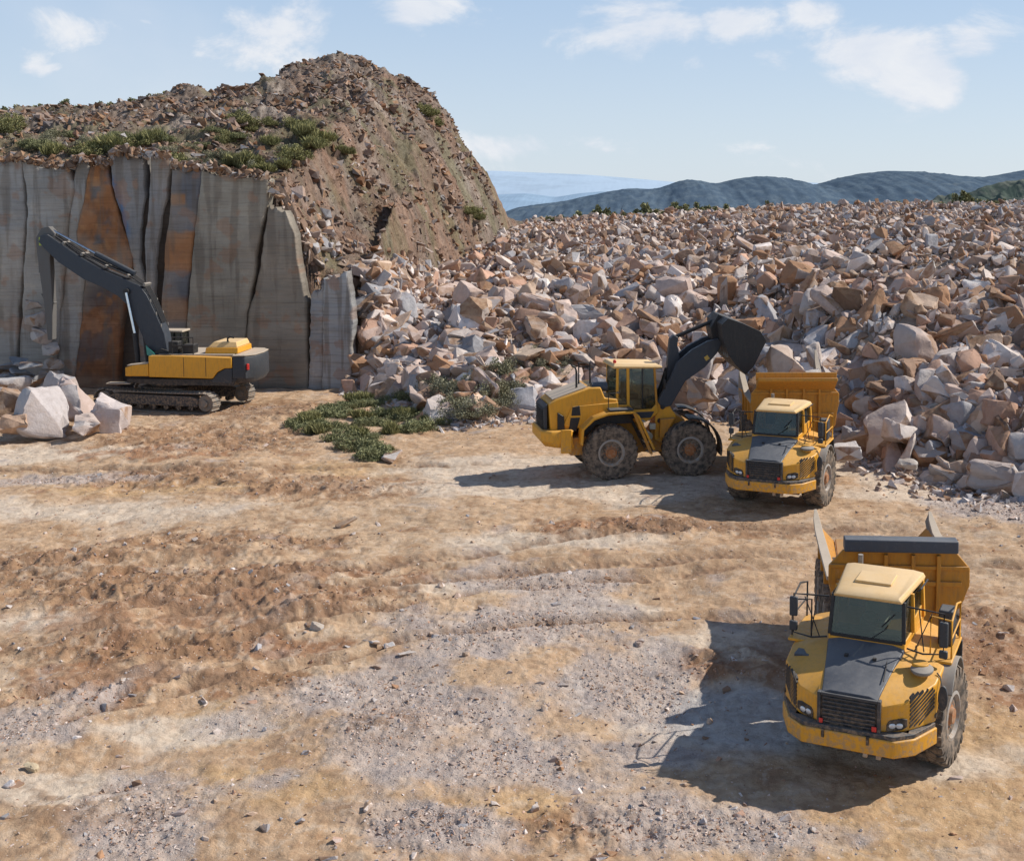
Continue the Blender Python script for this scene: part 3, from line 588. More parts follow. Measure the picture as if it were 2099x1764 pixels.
# ------------------------------------------------------------------ cliff of sawn slabs
cliff = tag(empty('cliff', (-26, 71, 0)), 'tall quarry cliff of grey sawn rock slabs with rust and blue stained faces', 'cliff', kind='structure')
def slab(Lp, Rp, Y, colr, cfun=None, name='rock_slab', lean=0., nu=60, nv=150, thick=1.3, tilt=0., rough=.05):
    Y = (Y-47)*.6+47*KD; v = np.linspace(0, 1, nv); top = min(p[1] for p in Lp+Rp)
    def edge(P):
        ys = np.linspace(P[0][1], P[-1][1], nv); return np.interp(ys, [p[1] for p in P], [p[0] for p in P]), ys
    lx, ly = edge(Lp); rx, ry = edge(Rp); u = np.linspace(0, 1, nu)
    jl = fbm(v*30, v*0, 3, 3, int(lx[0]) % 50)*2.5; jr = fbm(v*30, v*0+5, 3, 3, int(rx[0]) % 50)*2.5
    infl = 2.2 if name == 'rock_slab' else 0; PX = (lx+jl-infl)[:, None]*(1-u)+(rx+jr+infl)[:, None]*u; PY = ly[:, None]*(1-u)+ry[:, None]*u
    PY = PY+np.round(fbm(u*6, u*0, 2.2, 2, int(abs(lx[0])) % 40)*3)[None, :]*3.*(1-v[:, None])**4
    YY = Y+.3*tilt*(u[None, :]-.5)+lean*(1-v[:, None])
    t = (PY-CY)/F; z = YY/(CP-t*SP); X = (PX-CX)/F*z; Z = HC-z*(SP+t*CP)
    dsp = fbm(X, Z*2, 2.5, 4, 200+int(abs(lx[0])))*rough+fbm(X*.3, Z*4, .9, 2, 220)*.012
    ed = np.minimum(u, 1-u)[None, :]*np.ones_like(X); wr = np.abs(rx-lx).mean()/34.
    dsp = dsp-.06*np.exp(-(ed*wr/.06)**2)-.06*np.exp(-(v[:, None]*12/.25)**2)
    Yf = YY-dsp
    nF = nu*nv; V = np.concatenate([np.stack([X, Yf, Z], -1).reshape(-1, 3), np.stack([X, Yf*0+YY+thick, Z], -1).reshape(-1, 3)])
    ix = np.arange(nF).reshape(nv, nu); q = lambda a, b, c, d: np.stack([a, b, c, d], -1).reshape(-1, 4)
    Fs = [q(ix[:-1, :-1], ix[1:, :-1], ix[1:, 1:], ix[:-1, 1:])]
    Fs.append(q(ix[0, :-1], ix[0, 1:], ix[0, 1:]+nF, ix[0, :-1]+nF)); Fs.append(q(ix[:-1, 0], ix[:-1, 0]+nF, ix[1:, 0]+nF, ix[1:, 0])); Fs.append(q(ix[:-1, -1], ix[1:, -1], ix[1:, -1]+nF, ix[:-1, -1]+nF))
    V = V-np.array([-26, 71, 0]); me = npmesh(name, V, np.concatenate(Fs), CLIFF, True)
    c = np.tile(np.array(colr), (nv, nu, 1)).astype(float)
    if cfun: c = cfun(c, PX, PY, X, Z)
    if name == 'rock_slab':
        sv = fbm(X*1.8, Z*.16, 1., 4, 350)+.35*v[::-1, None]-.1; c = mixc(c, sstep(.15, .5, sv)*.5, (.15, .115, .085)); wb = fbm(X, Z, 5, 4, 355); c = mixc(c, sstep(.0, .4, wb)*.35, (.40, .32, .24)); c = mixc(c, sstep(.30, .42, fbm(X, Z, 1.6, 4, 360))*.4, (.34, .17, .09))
    n_ = fbm(X, Z*1.5, 3.5, 4, 240+int(abs(lx[0])) % 30)[..., None]; c = c*(1+.25*n_)
    c = np.concatenate([c.reshape(-1, 3), c.reshape(-1, 3)*.55]); a = me.color_attributes.new('col', 'FLOAT_COLOR', 'POINT'); a.data.foreach_set('color', np.concatenate([c, np.ones((len(c), 1))], 1).astype(np.float32).ravel())
    return link(name, me, cliff)
def mixc(c, k, col_): k = np.clip(k, 0, 1)[..., None]; return c*(1-k)+np.array(col_)*k
def c_low(c, px, py, x, z): return mixc(c, sstep(0, .6, fbm(x, z, 4, 4, 300)+.1)*.5, (.34, .27, .20))
def c_orange(c, px, py, x, z):
    c = mixc(c, sstep(.05, .35, fbm(x+z*.5, z-x, 2.5, 4, 310)), (.13, .115, .115)); c = mixc(c, sstep(.2, .5, fbm(x, z, 1.0, 3, 315))*.8, (.42, .19, .07))
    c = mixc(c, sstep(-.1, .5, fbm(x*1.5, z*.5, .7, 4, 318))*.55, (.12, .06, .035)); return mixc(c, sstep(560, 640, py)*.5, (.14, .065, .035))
def c_blue(c, px, py, x, z):
    e = px-(232+(py-370)*.28); return mixc(c, np.exp(-(e/7)**2)*sstep(350, 380, py)*sstep(500, 460, py), (.09, .16, .28))
def c_g(c, px, py, x, z):
    c = mixc(c, sstep(470, 478, py+4*fbm(x, z, .6, 2, 320))*sstep(560, 550, py+4*fbm(x, z, .6, 2, 321)), (.42, .19, .08)); c = mixc(c, sstep(600, 625, py)*sstep(665, 650, py), (.36, .18, .09))
    return mixc(c, sstep(395, 400, py)*sstep(425, 415, py)*sstep(.55, .45, (px-350)/60), (.38, .18, .08))
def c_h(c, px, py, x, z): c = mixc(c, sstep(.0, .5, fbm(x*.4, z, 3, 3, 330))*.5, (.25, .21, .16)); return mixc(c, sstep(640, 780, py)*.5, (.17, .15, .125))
slab([(-120, 328), (-120, 812)], [(40, 332), (46, 380), (50, 430), (48, 480), (40, 600), (32, 720), (28, 812)], 47.0, (.33, .305, .28), c_low, tilt=-.3, lean=.5)
slab([(46, 332), (55, 385), (58, 440), (54, 500), (48, 620), (38, 812)], [(136, 350), (146, 378), (147, 400), (134, 470), (129, 560), (119, 640), (107, 812)], 46.8, (.35, .325, .295), c_low, tilt=.35, lean=.5)
slab([(158, 330), (151, 380), (142, 460), (134, 560), (124, 660), (112, 812)], [(181, 335), (172, 400), (155, 475), (174, 560), (164, 660), (148, 812)], 47.3, (.34, .32, .295), None, nu=24, lean=.4)
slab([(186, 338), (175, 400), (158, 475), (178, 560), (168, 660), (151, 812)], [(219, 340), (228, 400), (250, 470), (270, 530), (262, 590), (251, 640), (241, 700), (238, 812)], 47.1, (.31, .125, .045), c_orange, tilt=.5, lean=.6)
slab([(229, 315), (232, 380), (258, 470), (274, 540), (284, 600), (290, 812)], [(291, 318), (293, 400), (284, 470), (283, 540), (300, 600), (306, 812)], 47.5, (.25, .235, .225), c_blue, tilt=-.4, nu=40, lean=.4)
slab([(311, 320), (308, 400), (298, 500), (302, 600), (308, 812)], [(346, 325), (337, 400), (318, 500), (313, 600), (322, 812)], 47.2, (.29, .27, .255), None, nu=24, lean=.5, tilt=.3)
slab([(354, 345), (352, 420), (341, 500), (333, 620), (333, 812)], [(411, 350), (404, 430), (391, 520), (381, 640), (374, 812)], 47.3, (.17, .165, .175), c_g, nu=40, lean=.4, tilt=-.2)
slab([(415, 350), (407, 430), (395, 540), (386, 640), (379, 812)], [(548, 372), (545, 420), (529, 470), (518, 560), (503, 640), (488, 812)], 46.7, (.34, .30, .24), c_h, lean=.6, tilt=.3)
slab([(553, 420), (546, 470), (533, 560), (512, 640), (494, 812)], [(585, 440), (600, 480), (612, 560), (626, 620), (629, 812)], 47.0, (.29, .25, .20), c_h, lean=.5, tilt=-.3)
slab([(640, 602), (634, 812)], [(662, 588), (660, 812)], 46.9, (.35, .335, .325), None, nu=24, lean=.1, rough=.15)
slab([(665, 570), (663, 812)], [(708, 563), (721, 640), (716, 812)], 46.4, (.39, .385, .38), None, lean=.25, tilt=-.3)
slab([(-120, 345), (-120, 812)], [(565, 440), (625, 812)], 48.6, (.075, .055, .042), None, name='crack_face', nu=200, nv=120, rough=.12, thick=.3)

# soil and broken stone along the upper edge of the cliff
n = 900; pa = rng.uniform(-60, 575, n); pb = np.interp(pa, [-60, 40, 140, 160, 222, 230, 345, 350, 412, 415, 548, 575], [326, 328, 342, 326, 336, 312, 318, 340, 346, 344, 364, 410])+rng.normal(-2, 4, n)
Pt = np.array([tuple(at(a, b, 47*KD+rng.uniform(-.1, 1.6))) for a, b in zip(pa, pb)]); T, K = tints(n, [.1, .05, .1, .2, .2, .3, .0, .05]); merged('soil_edge', LOW, Pt, .08+.34*rng.random(n)**3, rotmats(n, .5), T*.62, 'crumbling brown soil and stone along the upper edge of the cliff', 'soil')

# ------------------------------------------------------------------ vegetation
def leaves(n, rad, size, blade=False, seed=0):
    g = np.random.default_rng(seed); nc = max(5, n//90)
    C_ = g.normal(0, .42, (nc, 3)); C_[:, 2] = np.abs(C_[:, 2])*.9+.15; C_ = C_/np.maximum(1, np.linalg.norm(C_/np.array([1, 1, 1.1]), axis=1))[:, None]
    k = g.integers(0, nc, n); off = g.normal(0, 1, (n, 3)); off /= np.linalg.norm(off, axis=1)[:, None]; off *= (g.random(n)**.5)[:, None]*g.uniform(.20, .42, nc)[k][:, None]
    P = (C_[k]+off)*np.array(rad); P[:, 2] = np.maximum(P[:, 2], .02)
    d = g.normal(0, 1, (n, 3)); d[:, 2] = np.abs(d[:, 2])+(1.5 if blade else .2); d /= np.linalg.norm(d, axis=1)[:, None]
    s_ = np.cross(d, g.normal(0, 1, (n, 3))); s_ /= np.linalg.norm(s_, axis=1)[:, None]
    L = size*g.uniform(.6, 1.4, n)[:, None]; W = L*(.055 if blade else .38)
    V = np.stack([P-s_*W*.4, P+d*L*.5-s_*W, P+d*L, P+d*L*.5+s_*W], 1).reshape(-1, 3)
    Fq = np.arange(n*4).reshape(n, 4); lv = np.repeat(np.clip(.15+.55*(P[:, 2]/max(rad[2], .01))*.8+g.normal(0, .22, n), 0, 1), 1)
    return V, Fq, lv
def shrub_mesh(n, rad, size, mat, blade=False, seed=0):
    V, Fq, lv = leaves(n, rad, size, blade, seed); me = npmesh('foliage', V, Fq, mat); a = me.attributes.new('lv', 'FLOAT', 'FACE'); a.data.foreach_set('value', lv.astype(np.float32))
    b = MB()
    for i in range(6):
        a_ = i*1.05+seed; b.tube([(0, 0, -.05), (math.cos(a_)*rad[0]*.3, math.sin(a_)*rad[1]*.3, rad[2]*.4), (math.cos(a_)*rad[0]*.55, math.sin(a_)*rad[1]*.55, rad[2]*.75)], [.03, .02, .008], 5)
    so = b.build('stem', STEM, None, 0); sm = so.data; bpy.data.objects.remove(so)
    return me, sm
SHR = {}
for i in range(4):
    SHR['low', i] = shrub_mesh(5200, (1.15, .95, .55), .075, LEAFA, False, 500+i); SHR['grey', i] = shrub_mesh(3000, (1.1, .9, .7), .07, LEAFC, False, 520+i)
    SHR['light', i] = shrub_mesh(3400, (1.0, .9, .75), .085, LEAFB, False, 540+i); SHR['tuft', i] = shrub_mesh(1500, (.65, .55, .3), .34, LEAFB, True, 560+i)
    SHR['tree', i] = shrub_mesh(700, (2.2, 2.0, 2.4), .5, LEAFA, False, 580+i)
def shrub(kind, P, s, label, group, name='shrub', cat='shrub'):
    f, st = SHR[kind, random.randrange(4)]; e = tag(empty(name, P, random.uniform(0, 6.28)), label, cat, group); e.scale = (s*random.uniform(.85, 1.2), s, s*random.uniform(.8, 1.15))
    link('foliage', f, e); link('stem', st, e); return e
def py_lim(b): return b > 600
def shrubs(L, kind, s, label, group, name='shrub', cat='shrub', jit=0):
    for a, b in L:
        p = hit(a+random.uniform(-jit, jit), b+random.uniform(-jit, jit)*.6)
        if p: p.z = hz(p.x, p.y)-.05+(.35 if kind == 'grey' and py_lim(b) else 0); shrub(kind, p, s*random.uniform(.75, 1.3), label, group, name, cat)
low = [(640, 860), (680, 845), (720, 835), (765, 830), (810, 828), (850, 832), (660, 880), (700, 875), (745, 870), (790, 868), (835, 862), (875, 850), (720, 900), (760, 900), (800, 890), (735, 925), (775, 930), (690, 850), (640, 875), (850, 880), (820, 845), (770, 850), (900, 868), (760, 940), (620, 870), (880, 835)]
shrubs(low, 'low', .78, 'low dark green shrub spreading on the floor left of the loader', 'low green shrubs on the quarry floor left of the loader', jit=8)
shrubs(low[::2], 'tuft', 1.0, 'tuft of dry grass among the low green shrubs left of the loader', 'dry grass tufts among the low shrubs on the floor', 'grass_tuft', 'grass', jit=16)
shrubs([(930, 850), (960, 835), (1000, 830), (1040, 815), (1080, 800), (930, 820), (980, 800), (1020, 790), (1060, 775), (1110, 770), (1150, 765), (900, 815), (1090, 750), (960, 865), (1010, 855), (1160, 790), (1040, 845)], 'grey', 1.0, 'grey-green scrub among pale stones behind the loader hood', 'grey-green scrub among stones behind the loader', jit=8)
top_l = [(70, 300), (100, 295), (130, 318), (90, 312), (165, 300), (200, 296), (230, 310), (120, 278), (300, 306), (330, 296), (380, 315), (400, 330), (420, 300), (450, 330), (470, 310), (500, 345), (390, 345), (375, 285), (440, 275), (520, 352), (545, 330), (480, 285), (350, 318), (60, 280), (150, 285), (580, 320), (600, 300), (405, 350), (430, 345), (560, 352), (245, 285), (275, 318)]
shrubs(top_l[::3], 'low', .8, 'dark green shrub growing along the top edge of the cliff', 'dark green shrubs along the cliff top', jit=7)
shrubs([(20, 262), (12, 275), (455, 292), (612, 262), (630, 275), (650, 300), (520, 270), (600, 330), (880, 240), (895, 262), (870, 225), (500, 262), (350, 352), (370, 360), (260, 305), (290, 300), (520, 345), (960, 440), (975, 455), (550, 260), (180, 318)], 'light', 1.05, 'yellow-green bush on the slope above the cliff', 'yellow-green bushes above the cliff', jit=5)
shrubs([(110, 320), (210, 318), (235, 320), (350, 345), (360, 355), (310, 298), (270, 296), (505, 345), (545, 352), (480, 345), (620, 285), (640, 310), (575, 345), (660, 295), (560, 300), (700, 320)], 'tuft', 1.4, 'tuft of pale long grass hanging at the cliff edge', 'grass tufts at the cliff edge', 'grass_tuft', 'grass', jit=6)
for i in range(34):
    u_ = i/33; a = 10+u_*360; p = at(a, 230, KD*77.5+random.uniform(-2, 2)); p.z = hz(p.x, p.y)-.4
    shrub('tree' if i % 2 else 'low', p, random.uniform(.28, .6)*(1 if i % 2 else 2), 'dark bush on the far ridge line left of the mound peak', 'dark bushes along the far ridge line')
for i in range(46):
    a = 1060+i*22+random.uniform(-9, 9); Yc = KD*random.uniform(96, 108); p = at(a, 430, Yc); p.z = hz(p.x, p.y)-.3
    shrub('tree', p, random.uniform(.22, .5)+(.25 if 1130 < a < 1520 else 0)+(.3 if a > 1950 else 0), 'small dark tree behind the crest of the rubble slope', 'small trees behind the rubble crest', 'tree', 'tree')

shrubs(top_l[1::3], 'grey', .7, 'grey-brown scrub growing among stones along the cliff top', 'grey-brown scrub along the cliff top', jit=12)
# ------------------------------------------------------------------ distant hills
def hill(name, sil, Y, depth, base, mat, label, rough, nx=320, ny=50):
    pts = [at(a, b, Y) for a, b in sil]; X = np.linspace(pts[0].x, pts[-1].x, nx); Z = np.interp(X, [p.x for p in pts], [p.z for p in pts])
    k = np.ones(9)/9; Z = np.convolve(np.pad(Z, 4, 'edge'), k, 'valid')
    v = np.linspace(-1, 1, ny); XX, VV = np.meshgrid(X, v); ZZ = base+(Z-base)[None]*(1-np.abs(VV)**1.6); YY = Y+VV*depth
    ZZ = ZZ+(fbm(XX, YY, rough*7, 3, 400)*rough*1.3+ridged(XX, YY, rough*5, 3, 410)*rough*1.2)*np.minimum(1, (1-np.abs(VV))*3)*np.minimum(1, np.abs(VV)*6+.12)
    ix = np.arange(nx*ny).reshape(ny, nx); Fq = np.stack([ix[:-1, :-1], ix[:-1, 1:], ix[1:, 1:], ix[1:, :-1]], -1).reshape(-1, 4)
    tag(link(name, npmesh(name, np.stack([XX, YY, ZZ], -1).reshape(-1, 3), Fq, mat, True)), label, 'hill', kind='structure')
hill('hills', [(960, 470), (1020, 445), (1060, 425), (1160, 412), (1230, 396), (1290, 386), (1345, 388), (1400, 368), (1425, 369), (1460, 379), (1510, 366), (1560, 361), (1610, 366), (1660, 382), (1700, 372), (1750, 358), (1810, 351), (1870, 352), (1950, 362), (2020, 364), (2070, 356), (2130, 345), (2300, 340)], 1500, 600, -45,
     hillmat('wooded_hill', (.085, .125, .175), (.125, .17, .215), (.18, .22, .245), .09), 'wooded blue-green hills behind the rubble slope', 1.5)  # bluish base colours carry the haze over these woods
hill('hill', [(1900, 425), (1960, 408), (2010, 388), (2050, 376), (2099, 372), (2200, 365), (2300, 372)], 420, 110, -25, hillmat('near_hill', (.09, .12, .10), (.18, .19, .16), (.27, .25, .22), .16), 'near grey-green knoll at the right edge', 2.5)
hill('mountains', [(860, 360), (960, 352), (1010, 350), (1100, 354), (1200, 358), (1300, 366), (1390, 374), (1450, 380), (1600, 374), (1660, 374), (1750, 382), (1900, 390)], 7000, 1800, -100, hillmat('haze_tinted_mountain', (.41, .52, .645), (.415, .525, .65), (.42, .53, .655), .0006), 'pale blue haze-tinted mountains on the horizon', .6)  # distance haze is painted into the pale blue base colour
hill('mountains', [(860, 405), (1000, 400), (1080, 396), (1140, 404), (1190, 396), (1240, 392), (1320, 410), (1400, 420), (1500, 430)], 4200, 1200, -100, hillmat('haze_tinted_range', (.29, .405, .535), (.295, .41, .54), (.30, .415, .545), .001), 'lower blue haze-tinted range in front of the far mountains', .6)  # haze over this range is put into its blue base

# ------------------------------------------------------------------ wheels
def tyre_mesh(Rr, w, rim_r, lugs=24):
    b = MB(); h = w/2
    b.lathe([(rim_r, -h*.72), (rim_r+.04, -h*.86), ((rim_r+Rr)/2, -h), (Rr*.93, -h*.93), (Rr*.975, -h*.7), (Rr*.985, 0), (Rr*.975, h*.7), (Rr*.93, h*.93), ((rim_r+Rr)/2, h), (rim_r+.04, h*.86), (rim_r, h*.72)], n=56)
    for k in range(lugs):
        for sd in (-1, 1):
            a = 2*math.pi*(k+(.5 if sd > 0 else 0))/lugs; Q = Matrix.Rotation(a, 3, 'Y'); da = math.pi/lugs*.55
            pts = []
            for (r, y, tw) in ((Rr*1.012, .02, .30), (Rr*1.012, h*.72, 0), (Rr*.965, h*.99, -.06), (Rr*.88, h*1.0, -.06)):
                pts.append((r, y*sd, tw*sd))
            rings = []
            for r, y, tw in pts:
                ring = []
                for dr, dda in ((-.07, -da), (0, -da), (0, da), (-.07, da)):
                    an = tw*.55*sd+dda; rr = r+dr; ring.append(Q@Vector((rr*math.cos(an), y, rr*math.sin(an))))
                rings.append(ring)
            b.loft(rings)
    return b
WCACHE = {}
def wheel(parent, loc, Rr, w, rz=0, side=-1, rimmat=None, rimg=None, rimr=.46):
    key = (Rr, w, rimr)
    e = empty('wheel', loc, rz, parent)
    if key not in WCACHE:
        t = tyre_mesh(Rr, w, Rr*rimr).build('tyre', RUB, e, .01, 40, 1)
        h = w/2; r0 = Rr*rimr
        b = MB().lathe([(r0+.02, h*.62), (r0+.045, h*.88), (r0-.02, h*.92), (r0-.05, h*.78), (r0*.80, h*.62), (r0*.78, h*.50), (.05, h*.48)], n=40)
        rim = b.build('rim', rimg or RIMG, e, 0, 40)
        b = MB().lathe([(r0*.72, h*.45), (r0*.72, h*.58), (r0*.56, h*.70), (r0*.38, h*.74), (r0*.33, h*.92), (.03, h*.94)], n=32)
        for k in range(12):
            a = 2*math.pi*k/12; b.lathe([(.025, h*.60), (.025, h*.73), (.004, h*.74)], (r0*.60*math.cos(a), 0, r0*.55*math.sin(a)), 6)
        hub = b.build('hub', rimmat or RIM, e, 0, 40)
        WCACHE[key] = (t, rim, hub)
    else:
        for o in WCACHE[key]:
            c = o.copy(); col.objects.link(c); c.parent = e
    if side < 0: e.rotation_euler = (0, 0, rz+math.pi)
    return e

# ------------------------------------------------------------------ articulated dump truck
def dump_truck(loc, yaw, body_off, body_yaw, label, spill, body_h=0., steer=0., tail=0.):
    rt = tag(empty('dump_truck', (loc[0], loc[1], 0), R(-90-yaw)), label, 'dump truck', 'articulated dump trucks in the quarry')
    def mir(fn):
        for sd in (-1, 1): fn(sd)
    def rp(h): return [(-h[0], h[1]), (-h[0], h[2]), (-h[3], h[4]), (-h[3]*.78, h[4]+h[5]), (h[3]*.78, h[4]+h[5]), (h[3], h[4]), (h[0], h[2]), (h[0], h[1])]
    # nose: yellow bodywork
    prof = [(1.95, (.66, 1.2, 1.66, .60, 1.76, .03)), (1.74, (1.12, 1.2, 1.74, .67, 1.83, .04)), (1.45, (1.35, 1.2, 1.84, .75, 1.93, .05)), (1.08, (1.59, 1.2, 1.94, .86, 2.04, .05)), (.66, (1.62, 1.62, 1.98, .90, 2.14, .05)), (.38, (1.64, 1.94, 2.02, .92, 2.24, .04)), (-1.55, (1.64, 1.96, 2.03, .95, 2.22, .03))]
    MB().loft([[(x, y, z) for y, z in rp(p)] for x, p in prof]).build('nose', YEL, rt, .03, seg=3)
    # slate hood panel with raised centre
    rings = []
    for x, w, z in ((1.965, .57, 1.765), (1.74, .60, 1.85), (1.4, .66, 1.97), (.9, .74, 2.13), (.46, .82, 2.27)):
        rings.append([(x, -w-.03, z-.10), (x, -w, z+.025), (x, -w*.70, z+.075), (x, w*.70, z+.075), (x, w, z+.025), (x, w+.03, z-.10)])
    hd = MB().loft(rings).build('hood', HOODM, rt, .012)
    for y in (-.3, .3): MB().box(.95, 1.03, y-.04, y+.04, 2.16, 2.22).build('hood_latch', BLK, hd, .008)
    MB().tube([(.95, .55, 2.17), (1.25, .58, 2.10), (1.55, .60, 2.01)], .012, 6).build('hood_handle', BLK, hd, 0)
    # grille
    g = MB().box(1.9, 1.985, -.58, .58, 1.16, 1.76).build('grille', BLK, rt, .01)
    b = MB()
    for k in range(7):
        z = 1.24+k*.076; b.box(1.975, 2.02, -.54, .54, z, z+.026)
    for k in range(15): b.box(1.972, 1.992, -.52+k*.074-.006, -.52+k*.074+.006, 1.2, 1.73)
    b.build('grille_slats', DARK, g, .004)
    MB().box(1.90, 2.03, -.65, -.58, 1.14, 1.80).box(1.90, 2.03, .58, .65, 1.14, 1.80).box(1.90, 2.03, -.58, .58, 1.745, 1.80).build('grille_frame', DARK, g, .01)
    # bumper
    bp = [(2.12, -.95), (2.12, .95), (1.82, 1.32), (1.12, 1.64), (1.05, 1.50), (1.55, 1.22), (1.78, .85), (1.78, -.85), (1.55, -1.22), (1.05, -1.50), (1.12, -1.64), (1.82, -1.32)]
    bm_ = MB().xy(bp, .80, 1.12).build('bumper', YEL, rt, .025)
    MB().xy([(x*.985 if x > 1.7 else x, y*.975) for x, y in bp], 1.121, 1.20).build('bumper_trim', DARK, bm_, .01)
    for y in (-.5, .42): MB().box(2.08, 2.14, y-.03, y+.03, .98, 1.14).build('bumper_pin', BLK, bm_, .004)
    for y in (.35, .62): MB().box(1.9, 2.02, y-.05, y+.05, .68, .80).build('tow_eye', PALE, bm_, .02)
    MB().box(2.031, 2.06, .48, .58, 1.22, 1.32).build('marker_lamp', REDP, rt, .01); MB().box(2.031, 2.06, -.60, -.52, 1.22, 1.31).build('marker_lamp', REDP, rt, .01)
    mir(lambda sd: MB().box(1.0, 1.8, sd*1.0-.18, sd*1.0+.18, .72, 1.2).build('bumper_bracket', BLK, rt, .01))
    # headlights on the chamfered corners
    def hl(sd):
        pts = [Vector((1.905, sd*.74, 0)), Vector((1.73, sd*1.13, 0))]; d = (pts[1]-pts[0]); nrm = Vector((d.y*sd, -d.x*sd, 0)).normalized()
        P = lambda u, z, o: tuple(pts[0]+d*u+nrm*o+Vector((0, 0, z)))
        h = MB().loft([[P(u, z0, -.05), P(u, z1, -.05), P(u, z1, .03), P(u, z0, .03)] for u, z0, z1 in ((.02, 1.22, 1.34), (.15, 1.21, 1.42), (.75, 1.24, 1.46), (1.0, 1.30, 1.44))]).build('headlight', BLK, rt, .01)
        for u in (.28, .62):
            b = MB(); rings = []
            c = Vector(P(u, 1.325, .03)); e2 = Vector((0, 0, 1)); e1 = d.normalized()
            for r, o in ((.062, -.01), (.062, .012), (.04, .022), (.005, .026)): rings.append([c+nrm*o+(e1*math.cos(a)*1.15+e2*math.sin(a)*.8)*r for a in [k*math.pi/8 for k in range(16)]])
            b.loft(rings).build('lens', LENS, h, 0)
    mir(hl)
    # slanted louvres on the flank
    def louv(sd):
        A = Vector((1.68, sd*1.172, 0)); B = Vector((1.13, sd*1.565, 0)); d = B-A; nrm = Vector((d.y*sd, -d.x*sd, 0)).normalized()
        b = MB()
        for k in range(11):
            for off in (0,):
                z0 = 1.20+k*.078
                q = []
                for u, z in ((max(0, (1.24-z0)/.42), None), (1, None)): pass
                u0 = 0.; u1 = 1.; za = z0-.10; zb = z0+.30
                def cz(u): return za+(zb-za)*u
                if za < 1.25: u0 = (1.25-za)/(zb-za)
                if zb > 1.86: u1 = (1.86-za)/(zb-za)
                if u1 <= u0+.05: continue
                r = []
                for u in (u0, u1):
                    c = A+d*u; r.append([tuple(c+nrm*o+Vector((0, 0, cz(u)+e))) for e, o in ((0, -.03), (.042, -.03), (.042, .016), (0, .016))])
                b.loft(r)
        b.build('louvre', BLK, rt, 0)
        MB().lathe([(.055, -.03), (.055, .03)], (1.06, sd*1.58, 1.32), 14).build('filler_cap', BLK, rt, .005)
    mir(louv)
    # wheel arch / fender
    def fen(sd):
        pts = [(1.04*math.cos(a), .95+1.04*math.sin(a)+.05) for a in [R(38+k*11) for k in range(11)]]
        fw = 1.88 if sd > 0 else 1.56
        rings = [[(x, sd*1.16, z), (x, sd*fw, z), (x*1.04, sd*fw, z+.035), (x*1.04, sd*1.16, z+.035)] for x, z in pts]
        MB().loft(rings).build('fender', DARK if sd < 0 else GREYM, rt, .01)
        MB().box(-1.25, .30, min(sd*1.0, sd*1.78), max(sd*1.0, sd*1.78), 2.04, 2.10).build('platform', YEL, rt, .02)
        # steps behind the wheel
        b = MB().box(-1.25, -1.15, min(sd*1.35, sd*1.8), max(sd*1.35, sd*1.8), .7, 2.04)
        for z in (.72, 1.1, 1.5): b.box(-1.45, -1.2, min(sd*1.35, sd*1.8), max(sd*1.35, sd*1.8), z, z+.05)
        b.build('step', BLK, rt, .01)
        e = wheel(rt, (.02, 1.5 if sd > 0 else -1.2, .95), .96, .72, R(-steer), sd)
        MB().box(-.12, .12, sd*.6-.55, sd*.6+.55, .83, 1.07).build('axle', BLK, rt, .02)
    mir(fen)
    MB().box(-1.5, 1.55, -.72, .72, .78, 1.60).build('chassis', BLK, rt, .03)
    # intake, lids and small things on the left-hand fender
    MB().lathe([(0.19, -.19), (.19, .19)], (0, 0, 0), 24)
    b = MB(); b.loft([[(.85+.17*math.cos(a), 1.22+.17*math.sin(a), z) for a in [k*math.pi/10 for k in range(20)]] for z in (1.98, 2.22)]); b.build('air_intake', YEL, rt, .01)
    b = MB(); b.loft([[(.92+r*math.cos(a)*1.25, 1.27+r*math.sin(a), z) for a in [k*math.pi/10 for k in range(20)]] for r, z in ((.2, 2.06), (.235, 2.10), (.235, 2.14), (.10, 2.19))]); b.build('intake_cap', GREYM, rt, .01)
    MB().box(.62, .95, -1.45, -1.12, 1.98, 2.05).build('lid', HOODM, rt, .02)
    b = MB(); b.loft([[(1.02+x, 1.72+.10*math.cos(a), 1.66+.24*math.sin(a)) for a in [k*math.pi/10 for k in range(20)]] for x in (-.04, .03)]); mo = b.build('fender_mirror', DARK, rt, .015)
    MB().tube([(.98, 1.70, 1.84), (.80, 1.62, 1.98), (.74, 1.55, 2.02)], .016, 6).build('mirror_arm', BLK, mo, 0)
    # cab
    cb = MB().loft([[(.50, -.82, 2.2), (.50, .82, 2.2), (-1.42, .90, 2.2), (-1.42, -.90, 2.2)], [(.48, -.82, 2.40), (.48, .82, 2.40), (-1.42, .90, 2.40), (-1.42, -.90, 2.40)]]).build('cab', YEL, rt, .02)
    def pil(p0, p1, w, m, nm='pillar'):
        b = MB(); r = []
        for p in (p0, p1): r.append([(p[0]-w, p[1]-w, p[2]), (p[0]+w, p[1]-w, p[2]), (p[0]+w, p[1]+w, p[2]), (p[0]-w, p[1]+w, p[2])])
        b.loft(r).build(nm, m, cb, .01)
    for sd in (-1, 1):
        pil((.45, sd*.80, 2.38), (.30, sd*.76, 3.16), .04, BLK); pil((-.30, sd*.86, 2.38), (-.32, sd*.82, 3.16), .045, YEL); pil((-1.36, sd*.87, 2.38), (-1.34, sd*.83, 3.16), .07, YEL)
        MB().xz([(.42, 2.40), (-.27, 2.40), (-.29, 3.15), (.28, 3.15)], sd*.805-.008, sd*.805+.008).build('side_window', GLASS, cb, 0)
        MB().xz([(-.34, 2.62), (-1.3, 2.62), (-1.3, 3.12), (-.34, 3.12)], sd*.85-.008, sd*.85+.008).build('side_window', GLASS, cb, 0)
